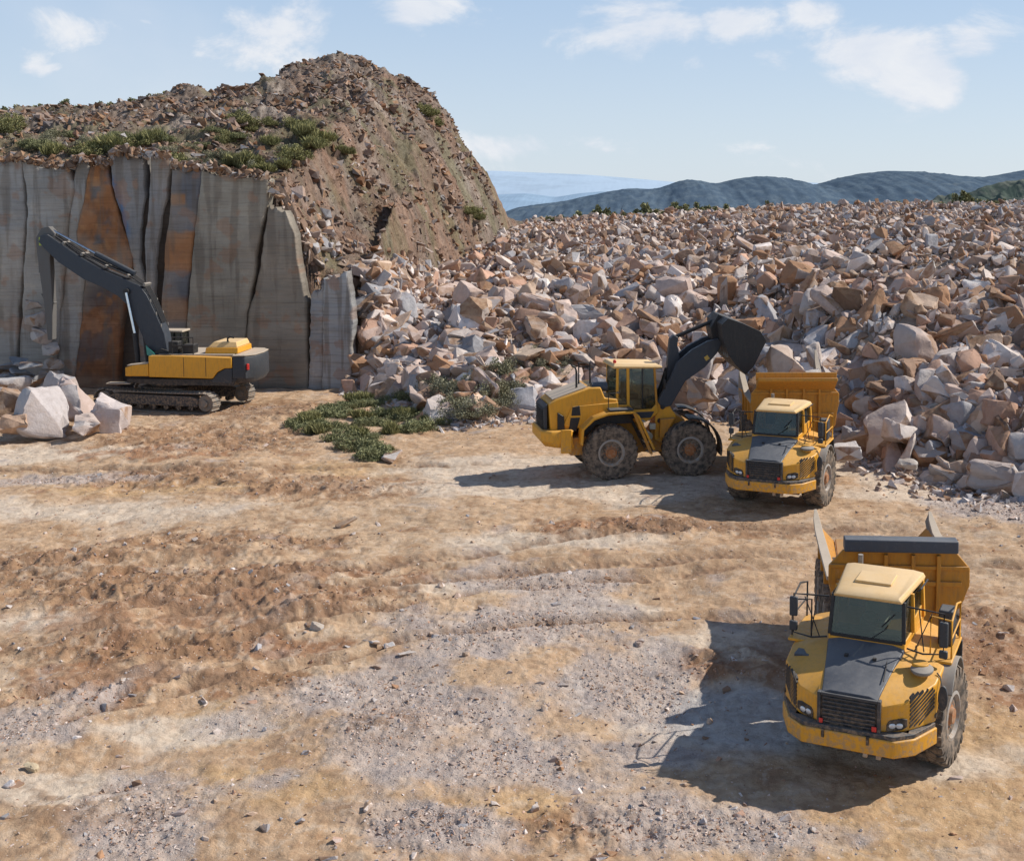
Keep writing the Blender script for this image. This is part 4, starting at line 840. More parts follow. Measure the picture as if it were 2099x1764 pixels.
        MB().xz([(-.27, 2.40), (-1.4, 2.40), (-1.4, 2.64), (-.27, 2.64)], sd*.86-.03, sd*.86+.02).build('door_panel', YEL, cb, .01)
    MB().loft([[(.475, -.76, 2.39), (.475, .76, 2.39), (.455, .76, 2.39), (.455, -.76, 2.39)], [(.325, -.73, 3.13), (.325, .73, 3.13), (.305, .73, 3.13), (.305, -.73, 3.13)]]).build('windscreen', GLASS, cb, 0)
    MB().box(.44, .50, -.78, .78, 2.355, 2.42).build('windscreen_seal', BLK, cb, .008)
    MB().tube([(.50, .1, 2.40), (.485, .40, 2.62), (.46, .45, 2.7)], .012, 5).tube([(.46, .32, 2.66), (.40, .58, 2.92)], .014, 5).build('wiper', BLK, cb, 0)
    MB().box(-1.40, -1.34, -.84, .84, 2.38, 3.14).build('rear_wall', DARK, cb, .01)
    st = MB().box(-.75, -.2, -.3, .3, 2.35, 2.55).build('seat', SEAT, cb, .05); MB().box(-.82, -.66, -.28, .28, 2.5, 3.02, rot=('Y', -.12)).build('seat_back', SEAT, st, .06)
    MB().box(.02, .40, -.72, .72, 2.36, 2.50).build('dashboard', DARK, cb, .04)
    b = MB(); c = Vector((.0, 0, 2.66)); Q = Matrix.Rotation(R(-55), 3, 'Y'); b.tube([c+Q@Vector((.19*math.cos(a), .19*math.sin(a), 0)) for a in [k*math.pi/12 for k in range(25)]], .016, 6); b.build('steering_wheel', BLK, cb, 0)
    MB().loft([[(x, -w, z), (x, w, z)] + [(x2, w2, z), (x2, -w2, z)] for x, w, x2, w2, z in [(.40, .74, -1.44, .90, 3.14)]] + [[(.46, -.72, 3.20), (.46, .72, 3.20), (-1.46, .92, 3.20), (-1.46, -.92, 3.20)], [(.40, -.68, 3.25), (.40, .68, 3.25), (-1.42, .88, 3.28), (-1.42, -.88, 3.28)], [(.20, -.58, 3.29), (.20, .58, 3.29), (-1.3, .70, 3.345), (-1.3, -.70, 3.345)]]).build('roof', ROOF, cb, .02)
    MB().box(-.82, -.12, -.40, .40, 3.30, 3.355).build('roof_hatch', ROOF, cb, .015)
    MB().tube([(-.4, .93, 3.2), (-.4, .99, 3.24), (-1.05, 1.03, 3.26), (-1.12, .96, 3.2)], .02, 6).build('roof_rail', BLK, cb, 0)
    # mirrors on arms, hand rails
    def mirr(sd):
        y = sd*1.62; x = .42
        m = MB().box(x-.05, x+.05, y-.09, y+.09, 2.62 if sd < 0 else 2.42, 3.02 if sd < 0 else 2.92).build('mirror', DARK, rt, .03)
        m2 = MB().box(x-.05, x+.05, y-.09, y+.09, 2.32 if sd < 0 else 2.2, 2.52 if sd < 0 else 2.36).build('mirror', DARK, rt, .03)
        b = MB().tube([(.35, sd*.84, 3.10), (.40, sd*1.15, 3.10), (x, y, 3.08), (x, y, 2.28), (.45, sd*1.2, 2.24), (.44, sd*.86, 2.30)], .018, 6)
        b.tube([(.40, sd*1.1, 3.08), (.44, sd*1.22, 2.28)], .013, 6).tube([(.42, y-.25*sd, 3.05), (.44, sd*1.02, 2.26)], .012, 6); b.build('mirror_frame', BLK, rt, 0)
    mirr(-1); mirr(1)
    def rail(sd):
        y = sd*1.74
        MB().tube([(.10, y, 2.1), (.10, y, 2.85), (-.55, y, 3.0), (-1.15, y, 2.85), (-1.15, y, 2.1)], .022, 8).tube([(.10, y, 2.5), (-1.15, y, 2.5)], .018, 8).tube([(.10, y, 2.85), (.10, sd*1.3, 2.9), (.10, sd*1.3, 2.1)], .02, 8).build('handrail', YEL if sd > 0 else BLK, rt, 0)
        if sd > 0: MB().box(-1.0, -.55, min(sd*1.35, sd*1.68), max(sd*1.35, sd*1.68), 2.1, 2.82).build('tool_box', DARK, rt, .04)
    rail(1); rail(-1)
    MB().tube([(-1.6, -.6, 2.0), (-1.6, -.6, 3.45)], [.07, .06], 12).build('exhaust', GREYM, rt, 0)
    # rear unit
    Mb = Matrix.Translation((body_off[0], body_off[1], 0)) @ Matrix.Rotation(R(body_yaw), 4, 'Z') @ Matrix.Diagonal((1, .93, 1, 1))
    def B(): return MB(Mb)
    H = body_h
    B().box(-4.6, 1.1, -.42, .42, .95, 1.35).build('rear_frame', BLK, rt, .02)
    MB().tube([(-1.4, 0, 1.1), tuple(Mb@Vector((1.1, 0, 1.15)))], .32, 12).build('hitch', BLK, rt, 0)
    body = B()
    L = 5.0
    # shell: floor, side walls, head board (each closed solids, butted)
    body.loft([[(x, -1.15, 1.55+z), (x, 1.15, 1.55+z), (x, 1.15, 1.47+z), (x, -1.15, 1.47+z)] for x, z in ((0, 0), (-3.8, 0), (-L, .5))])
    for sd in (-1, 1):
        body.loft([[(x, sd*1.15, 1.47+zf), (x, sd*1.16, 1.56+zf), (x, sd*1.70, zt), (x, sd*1.80, zt), (x, sd*1.72, 2.1), (x, sd*1.2, 1.42+zf)] for x, zf, zt in ((0, 0, 2.47+H), (-2.4, 0, 2.42+H), (-4.0, .05, 2.42+H*.9), (-L, .4, 2.46+H*.5))])
        for x in (-.9, -1.9, -2.9): body.box(x-.06, x+.06, min(sd*1.70, sd*1.86), max(sd*1.70, sd*1.86), 2.12, 2.52+H)
    bo = body.build('dump_body', AMB, rt, .02)
    hbp = [(-1.15, 1.5), (-1.62, 2.0), (-1.82, 2.45+H), (-1.82, 2.85+H), (-1.45, 3.22+H), (1.45, 3.22+H), (1.82, 2.85+H), (1.82, 2.45+H), (1.62, 2.0), (1.15, 1.5)]
    B().yz(hbp, .01, .10).build('headboard', AMB, bo, .02)
    b = B()
    for y in (-1.0, -.35, .35, 1.0): b.box(.10, .20, y-.05, y+.05, 1.8, 3.15+H)
    b.box(.10, .17, -1.6, 1.6, 2.45, 2.55); b.box(.10, .16, -1.78, 1.78, 2.82+H, 2.9+H); b.build('headboard_rib', AMB, bo, .01)
    if spill == 'bar':
        B().box(.02, .42, -1.45, 1.45, 3.26+H, 3.54+H, rot=('Y', .0)).build('spill_guard', HOODM, bo, .03)
    else:
        B().loft([[(.11, y, 2.98+H), (.11, y, 3.30+H), (.75, y, 3.52+H), (.78, y, 3.40+H)] for y in (-1.62, 1.62)]).build('spill_guard', AMB, bo, .02)
        B().loft([[(.30, y, 3.36+H), (.30, y, 3.66+H), (.36, y, 3.66+H), (.36, y, 3.36+H)] for y in (-1.66, 1.66)]).build('spill_lip', AMB, bo, .015)
    for sd in (-1, 1):    # dusty top rail ending in a raised pointed tail
        b = B(); b.loft([[(x, sd*y0, z), (x, sd*y1, z), (x, sd*y1, z+.09), (x, sd*y0, z+.09)] for x, y0, y1, z in ((-.02, 1.60, 1.86, 2.48+H), (-2.3, 1.60, 1.86, 2.43+H), (-4.0, 1.62, 1.86, 2.44+H*.9+tail*.5), (-4.8, 1.66, 1.85, 2.56+H*.7+tail), (-5.2, 1.72, 1.80, 2.70+H*.6+tail*1.3))]); b.build('side_rail', PALE, bo, .01)
        b = B(); b.loft([[(x, sd*1.62, z), (x, sd*1.80, z), (x, sd*1.76, z1), (x, sd*1.72, z1)] for x, z, z1 in ((-3.2, 2.2, 2.46+H), (-4.8, 2.3, 2.58+H*.7+tail), (-5.21, 2.5, 2.72+H*.6+tail*1.3))]).build('tail_plate', GREYM, bo, .01)
        for x in (-1.6, -3.6):
            p = Mb@Vector((x, sd*1.42, .95)); wheel(rt, tuple(p), .96, .74, R(body_yaw), sd)
        B().box(-3.7, -1.5, sd*.9-.14, sd*.9+.14, .8, 1.1).build('bogie_beam', BLK, rt, .02)
    B().tube([(-.6, .45, 1.3), (.05, .45, 2.6)], .07, 10).tube([(-.6, -.45, 1.3), (.05, -.45, 2.6)], .07, 10).build('tipping_ram', BLK, rt, 0)
    return rt, Mb

t1, M1 = dump_truck((5.40, 23.55), 24, (-3.1, 0), 19, 'empty yellow dump truck with a dark hood nearest in the photo at lower right', 'bar', 0., 9)
t2, M2 = dump_truck((6.35, 43.6), 21, (-3.1, -.1), 21, 'yellow dump truck loaded with stone standing beside the wheel loader', 'canopy', .42, 7, .9)
t2.scale = (1.1, 1.045, 1.1); t1.scale = (1.0, .94, 1.03)
W2 = Matrix.Translation(t2.location) @ Matrix.Rotation(t2.rotation_euler.z, 4, 'Z') @ Matrix.Diagonal((1.1, 1.045, 1.1, 1))
lm = rotmats(20, .5, np.random.default_rng(21))
for i, (x, y, z, s, k, t, lab) in enumerate([(-1.0, -.35, 4.15, (1.25, .9, 1.05), 3, (.55, .44, .37), 'pinkish boulder heaped highest in the dump body of the loaded truck'), (-1.2, .75, 3.5, (.8, .7, .7), 8, (.52, .48, .45), 'pale boulder at the right of the stone load in the dump body'), (-2.8, 0, 3.3, (1.3, 1.1, 1.0), 5, (.45, .36, .30), 'tan boulder in the middle of the stone load in the dump body'), (-3.4, -.7, 2.9, (.9, .8, .8), 12, (.42, .30, .22), 'brown boulder at the rear of the stone load in the dump body'), (-3.3, .8, 2.8, (.8, .7, .7), 16, (.5, .45, .42), 'grey boulder at the rear right of the stone load'), (-.75, -1.1, 2.75, (.6, .6, .6), 20, (.45, .30, .2), 'rust brown boulder at the left front corner of the stone load')]):
    p = (W2 @ M2) @ Vector((x, y, z)); boulder('boulder', HI[k][1], p, lm[i], s, t, lab)  # heaped load

# ------------------------------------------------------------------ wheel loader
def wheel_loader(loc, yaw, art):
    rt = tag(empty('wheel_loader', (loc[0], loc[1], 0), R(yaw)), 'yellow wheel loader tipping its raised black bucket over the dump truck', 'wheel loader')
    Rr = 1.12
    # rear half
    side = [(-2.38, 1.75), (-2.46, 3.10), (-2.15, 3.30), (-.75, 3.74), (-.30, 3.74), (-.12, 3.30), (.42, 3.22), (.42, 2.2), (-1.25, 2.2), (-1.75, 1.75)]
    hood = MB().xz(side, -1.0, 1.0).build('engine_hood', YEL, rt, .06, seg=3)
    MB().loft([[(-2.30, y0, 3.262) for y0 in (-.82, .82)]+[(-.85, .82, 3.735), (-.85, -.82, 3.735)], [(-2.30, -.78, 3.31), (-2.30, .78, 3.31), (-.87, .78, 3.78), (-.87, -.78, 3.78)]]).build('hood_panel', PALE, hood, .01)
    MB().xz([(-2.50, 1.95), (-2.62, 2.0), (-2.66, 2.95), (-2.50, 3.12)], -.86, .86).build('rear_grille', DARK, rt, .03)
    b = MB()
    for k in range(9): b.box(-2.70, -2.66, -.74, .74, 2.06+k*.10, 2.09+k*.10)
    b.build('grille_slats', BLK, rt, .004)
    def vent(poly, sd): MB().xz(poly, min(sd*1.0, sd*1.085), max(sd*1.0, sd*1.085)).build('vent', BLK, hood, .02)
    for sd in (-1, 1):
        vent([(-2.12, 2.0), (-2.12, 2.78), (-1.85, 2.6), (-1.82, 2.02)], sd); vent([(-1.55, 2.62), (-1.50, 2.98), (-1.20, 3.02), (-1.16, 2.62)], sd); vent([(-1.66, 2.0), (-1.58, 2.54), (-1.18, 2.54), (-1.34, 1.98)], sd)
    cw = MB().loft([[(-2.98, y*.55, 1.80), (-2.98, y*.55, 2.12), (-2.95, y*.55, 2.15)] + [(-2.9, y*.55, 1.6)] for y in (-1.0, 1.0)]); cw = MB()
    cwp = [(-2.80, -1.0), (-2.45, -1.36), (-1.55, -1.36), (-1.55, 1.36), (-2.45, 1.36), (-2.80, 1.0)]
    cw.loft([[(x*.93+.0, y*.9, 1.25 if x > -2 else 1.38) for x, y in cwp], [(x, y, 1.62) for x, y in cwp], [(x, y, 1.98) for x, y in cwp], [(x+.05, y*.97, 2.06) for x, y in cwp]]).build('counterweight', YEL, rt, .04, seg=3)
    MB().loft([[(-2.05, sd_, z) for sd_ in (-1.40, -1.32)]+[(-1.60, -1.32, z), (-1.60, -1.40, z)] for z in (1.15, 2.12)]).build('tool_box', YEL, rt, .03)
    MB().xz([(-1.6, 1.0), (-1.6, 1.7), (-.9, 1.75), (-.9, 1.0)], -1.15, 1.15).build('rear_frame', AMB, rt, .02)
    # fenders
    def rf(sd):
        y0, y1 = sorted((sd*.95, sd*1.62)); outer = [(-1.28, 1.5), (-1.22, 2.15), (-.75, 2.58), (-.1, 2.78), (.95, 2.80), (1.18, 2.6), (1.86, 1.18)]
        rings = []
        for i, (x, z) in enumerate(outer):
            a = Vector(outer[max(i-1, 0)]); c = Vector(outer[min(i+1, len(outer)-1)]); d = (c-a).normalized(); nx, nz = d.y*.10, -d.x*.10
            rings.append([(x, y0, z), (x, y1, z), (x+nx, y1, z+nz), (x+nx, y0, z+nz)])
        f = MB().loft(rings).build('fender', YEL, rt, .02)
        MB().xz([(-1.2, 2.1), (-.75, 2.56), (-.1, 2.76), (.42, 2.76), (.42, 3.1), (-1.5, 3.0), (-1.9, 2.2)], sd*1.02-.04, sd*1.02+.10*0+.05).build('side_panel', YEL, rt, .02)
        MB().xz([(-1.25, 1.45), (-1.25, 2.05), (-.7, 2.5), (.9, 2.6), (1.7, 1.2), (1.55, 1.1), (1.0, 2.2), (-.5, 2.2)], min(sd*1.02, sd*.95), max(sd*1.02, sd*.95)).build('fender_liner', BLK, rt, 0)
        MB().box(-.05, .95, min(sd*1.0, sd*1.55), max(sd*1.0, sd*1.55), 2.82, 2.88).build('platform', DARK, rt, .01)
        MB().xz([(1.62, 1.0), (1.74, 1.0), (1.02, 2.72), (.9, 2.72)], min(sd*1.55, sd*1.66), max(sd*1.55, sd*1.66)).build('ladder', AMB, rt, .01)
        b = MB()
        for k in range(4): b.box(1.12+.14*(3-k), 1.45+.14*(3-k), min(sd*1.2, sd*1.6), max(sd*1.2, sd*1.6), 1.05+k*.42, 1.10+k*.42)
        b.build('step', PALE, rt, .01)
        MB().tube([(-.1, sd*1.5, 2.85), (-.1, sd*1.5, 3.55), (.35, sd*1.5, 3.55), (.35, sd*1.1, 3.55)], .022, 6).build('handrail', BLK, rt, 0)
        wheel(rt, (0, sd*1.28, Rr), Rr, .80, 0, sd, rimr=.46, rimg=RIMG)
    rf(-1); rf(1)
    MB().box(-.15, .15, -1.0, 1.0, .95, 1.3).build('axle', BLK, rt, .02)
    MB().xz([(-.9, .9), (-.9, 2.25), (1.6, 2.25), (1.9, 1.0), (1.2, .75)], -.62, .62).build('chassis', AMB, rt, .03)
    MB().tube([(-1.2, -.45, 3.6), (-1.2, -.45, 4.35), (-1.26, -.45, 4.52), (-1.38, -.45, 4.58)], .045, 10).build('exhaust', BLK, rt, 0)
    MB().tube([(-.98, .1, 3.7), (-.98, .1, 4.62), (-.50, .1, 4.62), (-.50, .1, 3.7)], .04, 8).tube([(-.98, .1, 4.45), (-.5, .1, 4.45)], .03, 6).build('guard_frame', BLK, rt, 0)
    b = MB(); b.loft([[(x, -.62+.20*math.cos(a), 3.70+.20*math.sin(a)) for a in [k*math.pi/12 for k in range(24)]] for x in (-.62, -.58, .0, .04)]); b.build('air_cleaner', HOODM, rt, .01)
    # cab
    cb = MB().xz([(.35, 2.35), (.35, 2.95), (.95, 2.95), (1.15, 2.72), (1.9, 2.72), (2.12, 2.95), (2.2, 2.55), (1.7, 2.2), (.6, 2.2)], -.88, .88).build('cab', YEL, rt, .03)
    MB().xz([(.95, 2.36), (.95, 2.62), (2.02, 2.62), (1.85, 2.36)], -.90, -.87).build('side_stripe', DARK, cb, .01)
    MB().box(.45, 2.0, -.80, .80, 2.75, 2.85).build('cab_floor', BLK, cb, .01)
    for sd in (-1, 1):
        for p0, p1, w, m in (((.42, 2.9), (.45, 4.5), .05, YEL), ((.90, 2.85), (.88, 4.5), .06, YEL), ((2.12, 2.85), (2.02, 4.5), .045, AMB), ((1.52, 2.75), (1.5, 4.5), .022, BLK)):
            MB().xz([(p0[0]-w, p0[1]), (p0[0]+w, p0[1]), (p1[0]+w, p1[1]), (p1[0]-w, p1[1])], min(sd*.80, sd*.88), max(sd*.80, sd*.88)).build('pillar', m, cb, .01)
        MB().xz([(.97, 2.96), (1.17, 2.75), (1.9, 2.75), (2.08, 2.95), (1.98, 4.44), (.95, 4.44)], sd*.84-.006, sd*.84+.006).build('side_window', GLASS, cb, 0)
        MB().xz([(.48, 2.97), (.84, 2.97), (.82, 4.44), (.50, 4.44)], sd*.84-.006, sd*.84+.006).build('rear_side_window', GLASS, cb, 0)
    MB().box(2.05, 2.065, -.78, .78, 2.95, 4.45).build('windscreen', GLASS, cb, 0); MB().box(.40, .415, -.78, .78, 2.98, 4.45).build('rear_window', GLASS, cb, 0)
    st = MB().box(.95, 1.5, -.28, .28, 3.05, 3.28).build('seat', BLK, cb, .05); MB().box(.85, 1.02, -.26, .26, 3.2, 3.95).build('seat_back', BLK, st, .05)
    MB().box(1.75, 1.95, -.35, .35, 2.9, 3.5).build('steering_console', BLK, cb, .04)
    MB().loft([[(.28, -.88, 4.46), (2.30, -.88, 4.40), (2.30, .88, 4.40), (.28, .88, 4.46)], [(.22, -.92, 4.54), (2.38, -.92, 4.47), (2.38, .92, 4.47), (.22, .92, 4.54)], [(.34, -.80, 4.66), (2.20, -.80, 4.57), (2.20, .80, 4.57), (.34, .80, 4.66)]]).build('roof', ROOF, cb, .03)
    MB().lathe([(.07, -.05), (.07, .05)], (.38, -.62, 4.72), 12).box(.33, .43, -.66, -.58, 4.62, 4.80).build('beacon', REDP, cb, .02)
    MB().tube([(2.1, -.9, 4.3), (2.35, -1.25, 4.3), (2.35, -1.25, 3.6)], .018, 6).build('mirror_arm', BLK, cb, 0); MB().box(2.31, 2.37, -1.36, -1.16, 3.6, 4.0).build('mirror', BLK, cb, .02)
    # front half
    Mf = Matrix.Translation((1.78, 0, 0)) @ Matrix.Rotation(R(art), 4, 'Z')
    def B(): return MB(Mf)
    B().xz([(-.1, .85), (.0, 1.3), (.45, 2.1), (.52, 3.00), (.68, 3.14), (.92, 3.02), (1.25, 2.45), (2.05, 1.95), (2.5, 1.2), (2.2, .8)], -.55, .55).build('front_frame', AMB, rt, .04)
    for sd in (-1, 1):
        B().xz([(.38, 1.4), (.44, 2.95), (.62, 3.18), (.80, 3.12), (1.30, 2.40), (1.1, 1.9), (.75, 1.2)], min(sd*.57, sd*.69), max(sd*.57, sd*.69)).build('tower_plate', YEL, rt, .02)
        for x, z in ((.72, 2.78), (.60, 2.2)):
            B().lathe([(.10, -.04), (.10, .04)], (x, sd*.72, z), 16).build('pivot_pin', BLK, rt, .01)
        MB(Mf).xz([(.55, 1.55), (.60, 2.3), (1.2, 2.35), (1.05, 2.1), (.75, 1.5)], min(sd*.75, sd*1.0), max(sd*.75, sd*1.0)).build('front_fender_bracket', AMB, rt, .02)
        rings = [[(1.75+1.26*math.cos(a), sd*.82, 1.15+1.26*math.sin(a)), (1.75+1.26*math.cos(a), sd*1.70, 1.15+1.26*math.sin(a)), (1.75+1.33*math.cos(a), sd*1.70, 1.15+1.33*math.sin(a)), (1.75+1.33*math.cos(a), sd*.82, 1.15+1.33*math.sin(a))] for a in [R(-12+k*9) for k in range(13)]]
        B().loft(rings).build('fender', BLK, rt, .01)
        wheel(rt, tuple(Mf@Vector((1.75, sd*1.28, Rr))), Rr, .80, R(art), sd, rimr=.46, rimg=RIMG)
    B().box(1.6, 1.9, -1.0, 1.0, .95, 1.3).build('axle', BLK, rt, .02)
    B().box(.15, .42, -.85, -.60, 1.85, 2.1).build('bright_patch', SKIN, rt, .03)  # bright reflected patch between the wheels, painted as a pale box
    B().lathe([(.02, -.02), (.19, -.02), (.19, .02), (.02, .02)], (.12, -.72, 1.55), 20).build('bright_disc', SKIN, rt, .01)  # second reflected patch, its brightness put into a pale disc
    # boom arms (profile in side view, x measured from the joint)
    prof = [(.50, 3.02), (.70, 2.72), (1.08, 2.83), (1.68, 3.85), (2.50, 4.42), (3.02, 5.02), (3.22, 5.45), (3.05, 5.62), (2.60, 5.50), (1.95, 5.15), (1.32, 4.62), (1.05, 4.0)]
    for sd in (-1, 1): B().xz(prof, min(sd*.50, sd*.74), max(sd*.50, sd*.74)).build('boom_arm', BOOM, rt, .02)
    B().tube([(2.2, -.5, 4.75), (2.2, .5, 4.75)], .22, 14).build('boom_cross_tube', BOOM, rt, 0)
    B().box(2.48, 2.66, -.755, -.742, 4.72, 4.90, rot=('Y', R(-35))).build('decal', paint('gold_decal', (.55, .36, .08), .5, .2), rt, 0)
    # bell crank and link
    B().xz([(.95, 3.6), (1.02, 4.8), (1.10, 5.55), (1.28, 5.72), (1.46, 5.62), (1.42, 5.25), (1.55, 4.7), (1.45, 4.2), (1.2, 3.7)], -.20, .20).build('bell_crank', BOOM, rt, .02)
    B().tube([(1.30, 0, 5.60), (3.0, 0, 6.30)], .085, 10).build('tilt_link', BLK, rt, 0)
    B().tube([(.62, 0, 3.0), (1.02, 0, 4.3)], .11, 12).build('tilt_cylinder', BLK, rt, 0); B().tube([(1.0, 0, 4.2), (1.14, 0, 4.75)], .06, 10).build('cylinder_rod', CHROME, rt, 0)
    B().xz([(2.75, 6.05), (3.1, 6.62), (3.5, 6.45), (3.35, 5.7), (3.05, 5.40), (2.85, 5.55)], -.55, .55).build('coupler', BLK, rt, .03)
    # bucket shell
    o_ = [(4.62, 6.00), (3.9, 6.33), (3.28, 6.55), (3.02, 6.30), (3.06, 5.70), (3.30, 5.05), (3.62, 4.60), (4.02, 4.22)]
    i_ = [(4.60, 5.92), (3.9, 6.23), (3.32, 6.43), (3.13, 6.25), (3.17, 5.73), (3.40, 5.10), (3.70, 4.68), (4.06, 4.29)]
    shell = MB(Mf)
    shell.loft([[(x, y, z) for x, z in o_+i_[::-1]] for y in (-1.62, 1.62)]); bk = shell.build('bucket', BLK, rt, .01)
    sidep = o_+[(4.5, 5.0)]
    for sd in (-1, 1): B().xz(o_+[(4.35, 4.55), (4.88, 5.6)], min(sd*1.62, sd*1.67), max(sd*1.62, sd*1.67)).build('bucket_side', BLK, bk, .005)
    b = B()
    for k in range(8):
        y = -1.5+k*.43; b.loft([[(4.00, y-.08, 4.24), (4.00, y+.08, 4.24), (4.08, y+.08, 4.32), (4.08, y-.08, 4.32)], [(4.30, y-.05, 4.02), (4.30, y+.05, 4.02), (4.33, y+.05, 4.05), (4.33, y-.05, 4.05)]])
    b.build('bucket_teeth', GREYM, bk, .005)
    b = B()
    for k in range(9): b.box(3.4, 3.46, -1.5+k*.37, -1.44+k*.37, 4.9, 6.35, rot=('Y', R(12)))
    b.build('bucket_rib', GREYM, bk, .005)
    return rt
wl = wheel_loader((-.32, 48.45), 14, -8)

# ------------------------------------------------------------------ excavator
ARMM = paint('dusty_dark_steel', (.12, .115, .11), .7, .3, (.25, .23, .21))
def excavator(loc, rz):
    rt = tag(empty('excavator', (loc[0], loc[1], 0), R(rz)), 'yellow tracked excavator with a dark bent boom in front of the sawn cliff', 'excavator')
    # tracks
    for sd in (-1, 1):
        y0, y1 = sorted((sd*1.35, sd*2.05)); Lh, rad = 3.15, .52
        path = []
        for k in range(9): a = R(90-k*22.5); path.append((Lh+rad*math.cos(a), .58+rad*math.sin(a)))
        for k in range(1, 10): path.append((Lh-2*Lh*k/10, .06))
        for k in range(9): a = R(-90-k*22.5); path.append((-Lh+rad*math.cos(a), .58+rad*math.sin(a)))
        for k in range(1, 10): path.append((-Lh+2*Lh*k/10, 1.10-.06*math.sin(math.pi*k/10)))
        b = MB(); n = len(path)
        tot = 0; seg = []
        for i in range(n):
            p, q_ = Vector(path[i]), Vector(path[(i+1) % n]); seg.append((p, q_, (q_-p).length)); tot += (q_-p).length
        step = .235; d = 0; si = 0; acc = 0
        for k in range(int(tot/step)):
            s_ = k*step
            while s_ > acc+seg[si][2] and si < n-1: acc += seg[si][2]; si += 1
            p, q_, l = seg[si]; c = p+(q_-p)*((s_-acc)/l); dr = (q_-p).normalized(); nr = Vector((-dr.y, dr.x))
            r = [(c+dr*.10, c-dr*.10)]
            a1, a2 = c+dr*.105, c-dr*.105
            b.loft([[(a1.x, y, a1.y), (a2.x, y, a2.y), ((a2+nr*.05).x, y, (a2+nr*.05).y), ((a2+dr*.04+nr*.05).x, y, (a2+dr*.04+nr*.05).y), ((a2+dr*.04+nr*.10).x, y, (a2+dr*.04+nr*.10).y), ((a2+dr*.07+nr*.10).x, y, (a2+dr*.07+nr*.10).y), ((a2+dr*.07+nr*.05).x, y, (a2+dr*.07+nr*.05).y), ((a1+nr*.05).x, y, (a1+nr*.05).y)] for y in (y0, y1)])
        tr = b.build('track', GREYM, rt, 0)
        MB().xz([(-2.7, .38), (-2.8, .78), (-2.4, .92), (2.4, .92), (2.8, .78), (2.7, .38)], y0+.12, y1-.06).build('track_frame', DARK, tr, .03)
        for x in (-Lh, Lh): MB().lathe([(.44, -.2), (.44, .2)], (x, (y0+y1)/2, .58), 24).lathe([(.2, -.33), (.2, .33)], (x, (y0+y1)/2, .58), 16).build('sprocket' if x < 0 else 'idler', GREYM, tr, .02)
        for k in range(7): MB().lathe([(.15, -.25), (.15, .25)], (-2.3+k*.77, (y0+y1)/2, .30), 16).build('roller', BLK, tr, .01)
    MB().box(-1.4, 1.4, -1.35, 1.35, .55, 1.25).build('car_body', BLK, rt, .05)
    b = MB(); b.loft([[(1.25*math.cos(a), 1.25*math.sin(a), z) for a in [k*math.pi/16 for k in range(32)]] for z in (1.2, 1.72)]); b.build('slew_ring', BLK, rt, .02)
    MB.D = Matrix.Translation((-.8, 0, 0)) @ Matrix.Rotation(R(13), 4, 'Z')
    MB().xz([(-3.2, 1.45), (-3.4, 1.8), (2.6, 1.8), (2.6, 1.62), (.8, 1.45)], -1.75, 1.78).build('deck', BLK, rt, .02)
    MB().box(2.4, 3.7, 1.35, 1.9, 1.52, 1.58).build('catwalk', PALE, rt, .01)
    # yellow side panels
    MB().xz([(1.35, 1.92), (1.35, 3.05), (.0, 3.06), (-3.15, 2.98), (-3.15, 2.42), (-2.75, 2.40), (-2.35, 2.18), (-2.12, 1.86), (-2.0, 1.84)], 1.42, 1.86).build('side_panel', YEL, rt, .03)
    b = MB()
    for x in (-.55, -1.75): b.box(x-.012, x+.012, 1.861, 1.868, 1.95, 2.98)
    b.build('panel_seam', BLK, rt, 0)
    MB().xz([(2.65, 1.95), (2.65, 2.42), (2.2, 2.55), (1.38, 2.62), (1.38, 1.95)], 1.30, 1.84).build('front_box', YEL, rt, .03)
    MB().xz([(1.4, 2.63), (2.55, 2.50), (2.55, 2.56), (1.4, 2.69)], 1.32, 1.82).build('front_box_lid', PALE, rt, .01)
    MB().xz([(-2.05, 1.80), (-2.38, 2.16), (-2.78, 2.38), (-3.15, 2.40), (-3.15, 1.55), (-2.0, 1.6)], 1.30, 1.80).build('corner_panel', DARK, rt, .04)
    MB().box(-3.15, 1.3, -1.75, 1.40, 1.82, 3.00).build('engine_bay', DARK, rt, .03)
    MB().box(-3.1, .3, -1.6, 1.40, 3.01, 3.10).build('top_deck', PALE, rt, .02)
    MB().loft([[(-1.45, -1.1, 3.11), (-1.45, 1.15, 3.11), (-3.25, 1.15, 3.11), (-3.25, -1.1, 3.11)], [(-1.50, -1.05, 3.42), (-1.50, 1.1, 3.42), (-3.25, 1.1, 3.42), (-3.25, -1.05, 3.42)]]).build('engine_hood', YEL, rt, .03)
    MB().loft([[(-1.55, -1.0, 3.425), (-1.55, 1.05, 3.425), (-3.2, 1.05, 3.425), (-3.2, -1.0, 3.425)], [(-1.85, -.9, 3.72), (-1.85, .85, 3.72), (-3.1, .85, 3.72), (-3.1, -.9, 3.72)]]).build('hood_lid', ROOF, rt, .04)
    MB().box(-2.9, -2.1, 1.103, 1.112, 3.2, 3.32).build('decal', DARK, rt, 0)
    MB().tube([(-2.6, .8, 3.72), (-2.6, .8, 3.92), (-2.75, .8, 3.98), (-2.95, .8, 3.95)], .06, 10).build('exhaust', BLK, rt, 0)
    # counterweight
    cp = [(-3.16, -1.80), (-3.8, -1.65), (-4.2, -1.1), (-4.3, 0), (-4.2, 1.1), (-3.8, 1.65), (-3.16, 1.80)]
    MB().loft([[(x, y, z) if s_ == 1 else (-3.16+(x+3.16)*s_, y*s_, z) for x, y in cp] for z, s_ in ((1.55, .86), (1.85, 1), (2.85, 1), (3.02, .97))]).build('counterweight', DARK, rt, .05, seg=3)
